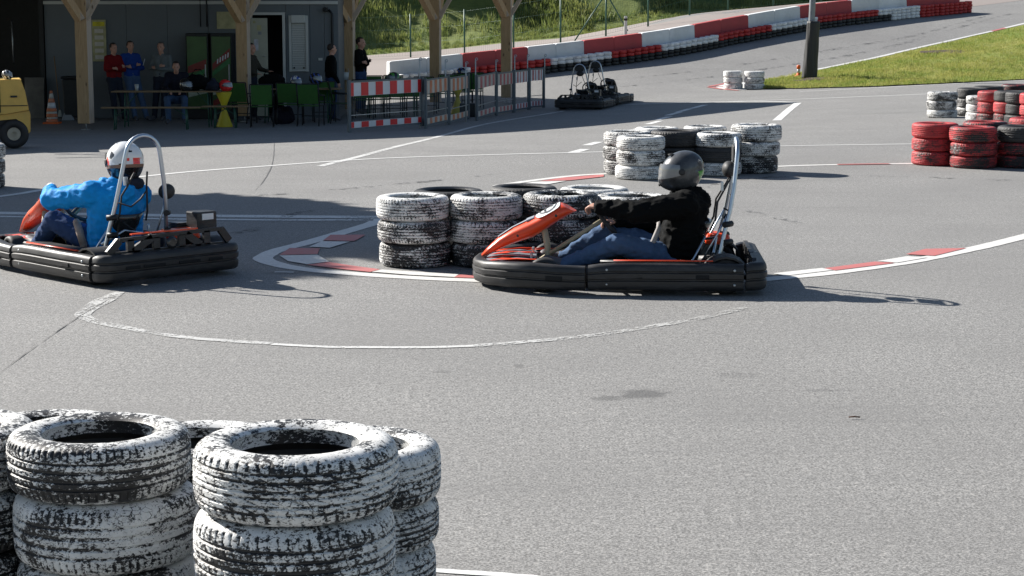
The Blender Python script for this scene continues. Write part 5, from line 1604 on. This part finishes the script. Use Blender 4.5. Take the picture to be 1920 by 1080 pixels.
# cone, broom, dustpan, bin
q = at(98, 232)
cn = empty("traffic_cone", (q.x, q.y, q.z), 0, "stack of traffic cones with faded orange and white bands by the container", "cone")
prf = [(.16, .0), (.16, .03), (.115, .03), (.105, .10)]
zc = .0
MB().box((0, 0, .02), (.34, .34, .04), bev=.01).build("foot", M['orange'], cn)
for k, (r0, r1, z0, z1, mt) in enumerate(((.125, .115, .04, .11, 'orange_faded'), (.12, .11, .11, .15, 'cream_faded'), (.125, .112, .15, .22, 'orange_faded'), (.118, .105, .22, .27, 'cream_faded'), (.115, .098, .27, .34, 'orange_faded'), (.095, .075, .34, .46, 'white_stripe'), (.074, .056, .46, .55, 'orange_faded'), (.055, .035, .55, .66, 'cream_faded'), (.034, .025, .66, .72, 'orange_faded'))):
    MB().lathe([(r0, z0), (r1, z1 - .001)], 20).build("band", M[mt], cn)
q = at(110, 222)
br = empty("broom", q, 0, "broom leaning on the container wall beside the traffic cones", "broom")
MB().tube([(.04, -.05, .20), (-.10, WY - q.y - .1, 1.42)], .012, 8).build("broom_handle", M['bench_wood'], br)
MB().box((.05, -.06, .12), (.10, .06, .16), bev=.02, taper=(.5, .8)).build("broom_head", M['white_paint'], br)
q = at(128, 226)
MB().box((0, 0, .13), (.30, .10, .26), bev=.02, taper=(.35, .5)).build("dustpan", M['grey_paint'], None, "grey dustpan standing next to the white broom head", "dustpan").location = q
q = at(138, 226)
bn = empty("wheelie_bin", q + V(0, .2, 0), 0, "black wheelie bin half hidden behind the first timber post", "bin")
MB().box((0, 0, .50), (.40, .48, .86), bev=.03, taper=(1.15, 1.1)).build("tub", M['dark'], bn)
MB().box((0, 0, .965), (.50, .58, .05), bev=.02).build("lid", M['dark'], bn)
for s in (1, -1): MB().lathe([(.09, -.02), (.09, .02)], 14, M=Matrix.Translation((s * .2, .26, .09)) @ Matrix.Rotation(R(90), 4, 'Y')).build("wheel", M['rubber'], bn)
# poster board
ps = empty("poster_board", (wx(190), WY - .03, wz(76)), 0, "yellowish poster board on the container wall behind the first post", "poster")
MB().box((0, 0, 0), (wx(203) - wx(177), .03, wz(37) - wz(115)), bev=.004).build("board", M['poster'], ps)
MB().box((0, -.018, .38), (wx(203) - wx(177) - .05, .006, .10)).build("header_strip", simple("poster_yellow", (.62, .55, .03), .6), ps)
for k in range(5): MB().box((0, -.018, .22 - k * .15), (wx(203) - wx(177) - .12, .005, .09)).build("printed_block", M['cream_faded'], ps)
# drinks coolers
def cooler(px0, px1, label, pale):
    q0, q1 = wx(px0) , wx(px1); y_ = WY - .62; w_ = (q1 - q0) * .985; zb = zt((q0 + q1) / 2, y_); h_ = 1.95
    t = empty("drinks_cooler", ((q0 + q1) / 2 * .99, y_ + .3, zb), 0, label, "cooler", "drinks coolers")
    MB().box((0, 0, h_ / 2), (w_ - .01, .55, h_), bev=.012).build("cabinet", M['dark'], t)
    d = MB().box((0, -.295, h_ / 2 + .08), (w_ - .07, .03, h_ - .3), bev=.005).build("door", M['cooler_green'], t)
    hw = (w_ - .10) / 2; y1 = -.313
    def band(name, zl, zr, th, mt, dy): MB().face([(-hw, y1 - dy, zl), (hw, y1 - dy, zr), (hw, y1 - dy, zr + th), (-hw, y1 - dy, zl + th * .7)]).build(name, M[mt], d)
    if not pale:
        band("print_band", 1.05, 1.15, .22, 'cooler_red', .002); band("print_band", .86, 1.08, .10, 'cooler_dkgreen', .003); band("print_band", .5, .60, .40, 'cooler_pale', .001)
    else:
        band("print_band", 1.12, 1.42, .20, 'cooler_red', .003); band("print_band", .98, 1.28, .12, 'cooler_dkgreen', .002); band("print_band", .55, .66, .12, 'cooler_pale', .001)
        band("print_band", .30, .45, .18, 'cooler_red', .002)
        for k in range(5): MB().face([(-hw * .5 + k * .06, y1 - .005, 1.26 + k * .035), (-hw * .5 + k * .06 + .03, y1 - .005, 1.27 + k * .035), (-hw * .5 + k * .06 + .04, y1 - .005, 1.38 + k * .035), (-hw * .5 + k * .06 + .01, y1 - .005, 1.37 + k * .035)]).build("print_letter", M['white_stripe'], d)
    MB().box((hw - .02, -.33, 1.0), (.03, .03, .5), bev=.006).build("handle", M['steel'], d)
cooler(352, 395, "left drinks cooler, dull green with red swoosh, against the container", False)
cooler(398, 439, "right drinks cooler, brighter green with rising red band, by the second post", True)
# beer tables and benches
def trestle(px0, px1, py_floor, top_h, depth, label, cat, group, green=True, name="beer_table"):
    a_, b2 = at(px0, py_floor), at(px1, py_floor); c_ = (a_ + b2) / 2; w_ = (b2 - a_).length
    t = empty(name, c_, math.atan2(b2.y - a_.y, b2.x - a_.x), label, cat, group)
    MB().box((0, 0, top_h - .013), (w_, depth, .026), bev=.004).build("tabletop" if cat == 'table' else "seat", M['bench_wood'], t)
    for s in (-1, 1):
        mb = MB(); x_ = s * (w_ / 2 - .28)
        for yy in (-1, 1): mb.tube([(x_, yy * depth * .38, top_h - .03), (x_ + s * .02, yy * depth * .42, .0)], .014, 6)
        mb.tube([(x_, -depth * .4, .12), (x_, depth * .4, .12)], .012, 6); mb.tube([(x_, 0, top_h * .6), (x_ - s * .25, 0, top_h - .03)], .010, 6)
        mb.build("leg_frame", M['fence_green'], t)
    return t
TBG = "beer tables and benches under the canopy"
tb1 = trestle(214, 418, 238, .76, .5, "long beer table in front of the leaning men, white cup on it", "table", TBG)
trestle(192, 376, 243, .46, .25, "beer bench in front of the long table, left one", "bench", TBG, name="beer_bench")
trestle(380, 466, 240, .46, .25, "beer bench at the right, its end behind the second post", "bench", TBG, name="beer_bench")
tb2 = trestle(478, 640, 230, .76, .6, "table among the green chairs with two helmets on it", "table", TBG)
tb3 = trestle(672, 800, 219, .74, .6, "table behind the red and white barrier with a dark helmet on it", "table", TBG)
def top_of(t, px, dy=0): 
    q = t.location; X = (px - 960) / F * (q.y * CT + 2 * ST); return V(X, q.y + dy, q.z + .762)
cp = empty("paper_cup", top_of(tb1, 257), 0, "white paper cup on the long beer table", "cup")
MB().lathe([(.03, 0), (.042, .11)], 16).build("cup_body", M['white_paint'], cp); MB().lathe([(.045, .11), (.045, .12), (.038, .13)], 16).build("lid", M['white_paint'], cp)
def bag(loc, s, label, mat, rz=0):
    mb = MB(); rb = random.Random(label)
    for k in range(7): mb.ell((rb.uniform(-.5, .5) * s[0] * .6, rb.uniform(-.4, .4) * s[1] * .5, s[2] * rb.uniform(.3, .5)), (s[0] * rb.uniform(.28, .42), s[1] * rb.uniform(.3, .45), s[2] * rb.uniform(.35, .5)), seg=12, rings=8)
    mb.tube([(-s[0] * .25, 0, s[2] * .8), (-.1 * s[0], 0, s[2] * 1.15), (.1 * s[0], 0, s[2] * 1.15), (s[0] * .25, 0, s[2] * .8)], .012, 6)
    me = remeshed(mb, .02, 2, [mat], .02, 6, "bag")
    o = bpy.data.objects.new("bag", me); link(o); o.location = loc; tag(o, label, "bag", "bags on and under the tables"); return o
bag(top_of(tb1, 372), (.62, .35, .38), "black bag at the right end of the long beer table", M['jacket_black'])
bag(top_of(tb1, 400), (.34, .3, .22), "greyish jacket bundle at the end of the long beer table", M['trouser_dark'])
bag(top_of(tb2, 507), (.55, .4, .36), "large black bag beside the white helmet on the chair table", M['jacket_black'])
bag(at(525, 232), (.5, .4, .4), "black bag on the floor below the dark doorway", M['dark_navy'])
HG = "helmets lying about"
def loose_helmet(loc, fwd, mats, k, look, label):
    h = helmet(None, V(0, 0, 0), fwd, mats, k, look=look); h.location = loc + V(0, 0, .118 * k); tag(h, label, "helmet", HG)
loose_helmet(top_of(tb1, 424) + V(.0, -.05, 0), V(1, -.5, 0), [M['helmet_red'], M['gloss_black']], .95, 'plain', "bright red helmet at the end of the long table, left of the second post")
loose_helmet(top_of(tb1, 351) + V(0, -.12, 0), V(1, -1, 0), [M['gloss_black'], M['helmet_white']], 1.05, 'plain', "black helmet with a light glint on the long beer table")
loose_helmet(top_of(tb2, 556) + V(0, -.1, 0), V(.6, -1, 0), [M['helmet_white'], M['helmet_blue']], 1.1, 'swirl', "white and blue patterned helmet on the table among green chairs")
loose_helmet(top_of(tb2, 590) + V(0, .2, .08), V(1, -.6, 0), [M['gloss_black'], M['helmet_blue']], 1.0, 'swirl', "black and blue helmet in front of the container wall")
loose_helmet(top_of(tb3, 738) + V(0, -.1, 0), V(-1, -.6, 0), [M['gloss_black'], M['helmet_green']], 1.15, 'swirl', "dark green and black helmet above the red and white barrier")
# green chairs
CG = "green fabric chairs under the canopy"
def chair(px, py, rz, label, src=[None]):
    q = at(px, py)
    if src[0] is None:
        t = empty("garden_chair", q, rz)
        mb = MB()
        MB().box((0, .0, .43), (.44, .42, .012), bev=.004).build("seat", M['fabric_green'], t)
        MB().box((0, .235, .68), (.43, .012, .42), rot=Matrix.Rotation(R(-12), 3, 'X'), bev=.004).build("backrest", M['fabric_green'], t)
        for s in (-1, 1):
            MB().tube([(s * .235, -.22, 0), (s * .235, -.20, .43), (s * .235, .18, .44), (s * .235, .28, .90)], .013, 6).build("side_frame", M['dark'], t)
            MB().tube([(s * .235, .26, 0), (s * .235, .16, .44)], .013, 6).build("leg", M['dark'], t)
            MB().tube([(s * .25, -.20, .43), (s * .25, -.21, .64), (s * .25, .24, .66)], .012, 6).build("armrest", M['dark'], t)
        mb.tube([(-.235, -.21, .2), (.235, -.21, .2)], .010, 6); mb.tube([(-.235, .28, .90), (.235, .28, .90)], .013, 6); mb.build("cross_bar", M['dark'], t)
        src[0] = t
    else:
        t = copy_tree(src[0]); t.location = q; t.rotation_euler = (0, 0, rz)
    tag(t, label, "chair", CG)
chair(583, 236, R(172), "green chair seen from behind, clear of the others left of the third post")
chair(492, 238, R(185), "green chair just right of the second timber post")
chair(545, 233, R(170), "green chair in shade between the dark doorway and the roller shutter")
chair(608, 228, R(190), "green chair left of the third post under the black and blue helmet")
chair(640, 231, R(100), "green chair turned sideways, cut by the third timber post")
chair(455, 231, R(160), "green chair half hidden by the second timber post")
chair(683, 222, R(178), "green chair behind the barrier, directly right of the third post")
chair(712, 221, R(183), "green chair behind the barrier, left of the dark helmet")
chair(742, 220, R(176), "green chair behind the barrier, below the dark helmet")
chair(774, 219, R(182), "green chair behind the barrier, right of the dark helmet")
chair(798, 214, R(175), "green chair behind the barrier, left of the fourth post")
chair(840, 208, R(184), "green chair between the fourth post and the yellow stool")
chair(868, 205, R(178), "green chair behind the second yellow hourglass stool")
chair(886, 203, R(190), "green chair at the right end of the sitting area")
chair(700, 213, R(5), "green chair on the far side of the barrier table, left")
chair(735, 212, R(-4), "green chair on the far side of the barrier table, right")
loose_helmet(at(866, 205) + V(0, .05, .80), V(1, -.4, 0), [M['gloss_black'], M['helmet_blue']], .95, 'swirl', "black and blue helmet right of the fourth timber post")
def stool(px, py, label):
    t = empty("hourglass_table", at(px, py), 0, label, "stool", "yellow hourglass stools")
    MB().lathe([(.17, 0), (.175, .02), (.05, .36), (.045, .40)], 20).build("lower_cone", M['yellow_plastic'], t)
    MB().lathe([(.045, .40), (.05, .44), (.17, .72), (.165, .735)], 20).build("upper_cone", M['yellow_plastic'], t)
stool(421, 238, "yellow hourglass stool left of the second timber post")
stool(858, 214, "yellow hourglass stool behind the faded barrier")
o = MB().box((0, 0, .16), (.40, .3, .32), bev=.03).build("crate", M['dark'], None, "black crate on the ground beside the yellow stool behind the barrier", "crate"); o.location = at(878, 219)
# white canister on the third post
q = POST[2]; bk = empty("bucket", q + V(-.09, -.22, .92), 0, "white bucket hanging on the third timber post by the barrier", "bucket")
MB().lathe([(.085, -.09), (.10, .09)], 18).build("tub", M['white_paint'], bk); MB().tube([(-.1, 0, .09), (-.06, .12, .2), (.06, .12, .2), (.1, 0, .09)], .006, 6).build("handle", M['steel'], bk)
# ------------------------------------------------------------ red and white barrier panels
BG = "red and white barrier panels"
FP = [((654, 248.5), (793, 240.5), .98, 5.2, 'new'), ((798, 241), (841, 234), .98, 4.5, 'orange'), ((842, 234), (879, 226.5), .98, 4.5, 'orange'),
      ((894, 226.5), (930, 217), .98, 5.5, 'pink'), ((931, 217), (963, 211), .98, 5.5, 'pink'), ((964, 211), (991, 205.5), .98, 5.5, 'pale'), ((992, 205.5), (1020, 201.5), .98, 5.5, 'pale')]
BL = ["clean bright striped barrier panel, largest, by the third post", "faded orange striped barrier panel next to the bright one", "faded orange striped barrier panel in front of the yellow stool",
      "faded red striped barrier panel right of the gap", "faded red striped barrier panel in front of the fifth post", "pale worn barrier panel, second from the right end", "pale worn barrier panel at the right end"]
for (pa, pb, H_, ns, kind), lb in zip(FP, BL):
    a_, b2 = at(*pa), at(*pb)
    d = b2 - a_; w_ = d.length; ang = math.atan2(d.y, d.x); pitch_ = math.atan2(d.z, math.hypot(d.x, d.y))
    t = empty("crowd_barrier", a_, ang, lb, "barrier", BG)
    H_ = 1.0
    for xx in (.02, w_ - .02): MB().box((xx, 0, H_ / 2 + .01), (.07, .05, H_ + .02), bev=.006).build("upright", M['upright'], t)
    MB().box((w_ / 2, 0, H_ - .015), (w_ - .12, .03, .03)).build("top_rail", M['upright'], t)
    MB().box((w_ / 2, 0, .06), (w_ - .12, .03, .03)).build("bottom_rail", M['upright'], t)
    MB().box((w_ / 2, 0, .33), (w_ - .09, .012, .014)).build("mid_rail", M['steel'], t)
    m1, m2 = {'new': ('red_stripe', 'white_stripe'), 'orange': ('orange_faded', 'cream_faded'), 'pink': ('pink_faded', 'cream_faded'), 'pale': ('pink_faded', 'white_stripe')}[kind]
    nst = 11 if kind == 'new' else 10
    x0_, x1_ = .05, w_ - .05
    for (z0, z1) in ((.70, .965), (.08, .20)):
        bp = MB().box((w_ / 2, .006, (z0 + z1) / 2), (x1_ - x0_, .008, z1 - z0)).build("sheet", M[m2], t)
        cutx = [x0_]
        sw = (x1_ - x0_) / (nst - 1)
        for k in range(nst):
            cutx.append(x0_ + sw * (k + .5))
        cutx[-1] = x1_
        for k in range(0, nst, 2):
            if kind == 'pale' and z0 > .5 and k % 4 == 0: ww = .5
            else: ww = 1.0
            c0, c1 = cutx[k], cutx[k + 1]
            MB().face([(c0, -.003, z0 + .004), (c0 + (c1 - c0) * ww, -.003, z0 + .004), (c0 + (c1 - c0) * ww, -.003, z1 - .004), (c0, -.003, z1 - .004)]).build("stripe", M[m1], bp)
    mb = MB(); n_ = int(w_ / .055)
    for k in range(1, n_): mb.box((w_ * k / n_, 0, .45), (.003, .003, .5))
    mb.build("bars", M['upright'], t, kind="stuff")
for i_, (px, py, ph, where) in enumerate(((788, 240, 110, "by the bright panel's right end"), (836, 233, 113, "between the two orange panels"), (874, 228, 117, "at the gap, left side"), (892, 226, 110, "at the gap, right side, tallest"), (930, 215, 113, "left of the fifth post"), (965, 210, 104, "right of the fifth post"), (989, 205, 103, "second from the right end"), (1021, 201, 103, "at the right end of the barrier"))):
    q = at(px, py) + V(0, -.06, 0)
    a_ = (540 - ph) / F; top_z = CAM_H + (-ST + a_ * CT) / (CT + a_ * ST) * q.y
    t = empty("marker_rod", q, 0, f"thin white rod with a loop on top, {where}", "rod", "white rods along the barrier")
    h_ = top_z - q.z
    MB().tube([(0, 0, 0), (0, 0, h_)], .014, 8).build("rod", M['white_paint'], t)
    mb = MB(); mb.tube([(.02 + .028 * math.cos(k * .785), 0, h_ + .028 * math.sin(k * .785) - .01) for k in range(8)], .009, 6, closed=True); mb.build("loop", M['steel'], t)

# ------------------------------------------------------------ green fence, marker post, lamp pole
fn = empty("wire_fence", pt(*FENCE[1]), 0, "tall green wire fence with slim posts in front of the grassy bank", "fence")
FPX = [(500, 121, 79), (560, 117, 79), (665, 112, 79), (770, 108, 78), (871, 103, 75), (963, 93, 73), (1051, 82, 70.5), (1136, 68, 70.5), (1215, 50, 72), (1293, 28, 74), (1365, 20, 77), (1450, 12, 79), (1540, 4, 82)]
tops = []
for (px, py, Y_) in FPX:
    q = pt(px, py, Y_); g = zt(q.x, q.y); lo = Vector((q.x, q.y, g)) - fn.location
    MB().tube([lo + V(0, 0, -.05), lo + V(0, 0, 1.75)], .034, 8).build("fence_post", M['fence_green'], fn); tops.append(lo)
i7 = [a[0] for a in FPX].index(1136)
for k, s in ((i7, -1), (i7, 1)):
    d = (tops[k + s] - tops[k]).normalized() * 1.15
    MB().tube([tops[k] + V(0, 0, 1.55), tops[k] + d + V(0, 0, .02)], .025, 8).build("fence_strut", M['fence_green'], fn)
mb = MB()
for z_ in (.08, .6, 1.15, 1.68):
    mb.tube([t_ + V(0, 0, z_) for t_ in tops], .003, 4)
mb.build("tension_wire", M['fence_green'], fn)
mb = MB()
for a_, b2 in zip(tops, tops[1:]):
    n_ = int((b2 - a_).length / .12)
    for k in range(n_): mb.tube([a_.lerp(b2, k / n_) + V(0, 0, .08), a_.lerp(b2, k / n_) + V(0, 0, 1.68)], .0022, 3, cap=False)
mb.build("wire_mesh", M['fence_green'], fn, kind="stuff")
q = pt(1173, 62, 69); q.z = zt(q.x, q.y)
mp_ = empty("marker_post", q, 0, "white marker post with dark band behind the barrier wall", "marker post")
MB().box((0, 0, .33), (.11, .09, .70), bev=.02).build("post_body", M['white_paint'], mp_); MB().box((0, 0, .56), (.116, .096, .08)).build("dark_band", M['dark'], mp_)
q = at(1516, 153); q = on_verge(1515, 148)
lp_ = empty("lamp_pole", q, 0, "grey steel pole wrapped in black padding at the foot, on the verge", "pole")
MB().tube([(0, 0, -.1), (.02, 0, 1.5), (.16, 0, 6.5), (.18, 0, 7.2)], [.095, .09, .07, .065], 20).build("pole", M['grey_paint'], lp_)
prf = []
pd = MB(); rings = []
rp_ = random.Random(4)
for j in range(26):
    z_ = j / 25 * 1.62; rg = []
    for k in range(36):
        a_ = 2 * math.pi * k / 36
        r_ = (.215 - .04 * j / 25) * (1 + .10 * mnoise.noise(V(math.cos(a_) * 2.5, math.sin(a_) * 2.5, z_ * 1.8 + a_ * .4)) + .035 * math.sin(a_ * 9 + z_ * 5))
        rg.append(pd.bm.verts.new((.075 * z_ / 1.6 + r_ * math.cos(a_), r_ * math.sin(a_), z_ + .01)))
    rings.append(rg)
for j in range(25):
    for k in range(36):
        f = pd.bm.faces.new((rings[j][k], rings[j][(k + 1) % 36], rings[j + 1][(k + 1) % 36], rings[j + 1][k])); f.smooth = True
pd.bm.faces.new(rings[0][::-1]); pd.bm.faces.new(rings[-1]); pd.build("padding", M['pad'], lp_)
q = on_verge(1497, 143)
sc_ = empty("small_cone", q, 0, "small orange and white marker cone left of the padded pole", "cone")
MB().lathe([(.11, 0), (.11, .02), (.055, .03), (.05, .10)], 16).build("foot", M['orange'], sc_); MB().lathe([(.05, .10), (.04, .22)], 16).build("white_band", M['white_paint'], sc_); MB().lathe([(.055, .22), (.055, .31), (.03, .33)], 16).build("head", M['orange'], sc_)
# small twig on the asphalt
q = at(1602, 786, .004); MB().tube([(-.03, 0, .008), (0, .002, .010), (.03, -.001, .008)], .004, 5).build("twig", simple("twig", (.10, .04, .02), .9), None, "small brown twig lying on the open asphalt", "twig").location = q

# ------------------------------------------------------------ trees (their shade falls into the picture)
def tree(x, y, z, h, cr_r, label, n_=2600, seed=1, group=None, lowcut=.35, leaf=.16):
    rt_ = random.Random(seed)
    t = empty("tree", (x, y, z), 0, label, "tree", group)
    mb = MB(); mb.tube([(0, 0, 0), (.1, .05, h * .3), (.05, .15, h * .55), (.2, .1, h * .85)], [h * .03, h * .022, h * .016, .03], 10)
    for k in range(7):
        a_ = rt_.random() * 6.28; z0 = h * rt_.uniform(.35, .65)
        mb.tube([(.08, .1, z0), (math.cos(a_) * cr_r * .45, math.sin(a_) * cr_r * .45, z0 + h * .12), (math.cos(a_) * cr_r * .8, math.sin(a_) * cr_r * .8, z0 + h * .18)], [h * .012, h * .008, .02], 6)
    mb.build("trunk", M['bark'], t)
    clumps = []
    for k in range(26):
        while True:
            u = V(rt_.uniform(-1, 1), rt_.uniform(-1, 1), rt_.uniform(-1, 1))
            if u.length < 1: break
        clumps.append((V(u.x * cr_r * .8, u.y * cr_r * .8, h * (lowcut + (1 - lowcut) * .5) + u.z * h * (1 - lowcut) * .42), cr_r * rt_.uniform(.22, .42)))
    vs, fs = [], []
    for k in range(n_):
        c_, r_ = clumps[k % len(clumps)]
        u = V(rt_.gauss(0, 1), rt_.gauss(0, 1), rt_.gauss(0, .8)).normalized() * r_ * rt_.uniform(.6, 1.05)
        p_ = c_ + u; a1 = V(rt_.uniform(-1, 1), rt_.uniform(-1, 1), rt_.uniform(-1, 1)).normalized(); a2 = a1.cross(V(rt_.uniform(-1, 1), rt_.uniform(-1, 1), rt_.uniform(-1, 1))).normalized()
        l_ = leaf * rt_.uniform(.7, 1.4); i0 = len(vs)
        vs += [p_ - a1 * l_, p_ - a2 * l_ * .5, p_ + a1 * l_, p_ + a2 * l_ * .5]; fs.append((i0, i0 + 1, i0 + 2, i0 + 3))
    mesh_obj("crown", vs, fs, M['leaf'], t, kind=None)
tree(-12.4, 24.8, 0, 9.2, 2.7, "broad tree standing outside the frame on the left", 15000, 2, lowcut=.45, leaf=.22)
rtt = random.Random(9)
for k, (px_, d_) in enumerate(((200, 15), (560, 17), (800, 16), (1010, 20), (1240, 17), (1500, 18))):
    i_ = min(range(TN), key=lambda i: abs(toeP[i].x / toeP[i].y * F + 960 - px_))
    for j in range(len(prof_b) - 1):
        if prof_b[j][0] <= d_ < prof_b[j + 1][0]:
            h_ = prof_b[j][1] + (prof_b[j + 1][1] - prof_b[j][1]) * (d_ - prof_b[j][0]) / (prof_b[j + 1][0] - prof_b[j][0])
    q_ = bank_at(i_, d_, h_)
    tree(q_.x, q_.y, q_.z - .2, rtt.uniform(4.5, 6.5), rtt.uniform(1.8, 2.6), f"tree {['at far left', 'left of centre', 'behind the fourth post', 'behind the fifth post', 'right of the marker post', 'above the lamp pole'][k]} on top of the grassy bank", 1500, 20 + k, "trees on the bank", leaf=.25)
print("tris", sum(len(o.data.polygons) for o in S.objects if o.type == 'MESH'), "objs", len(S.objects))
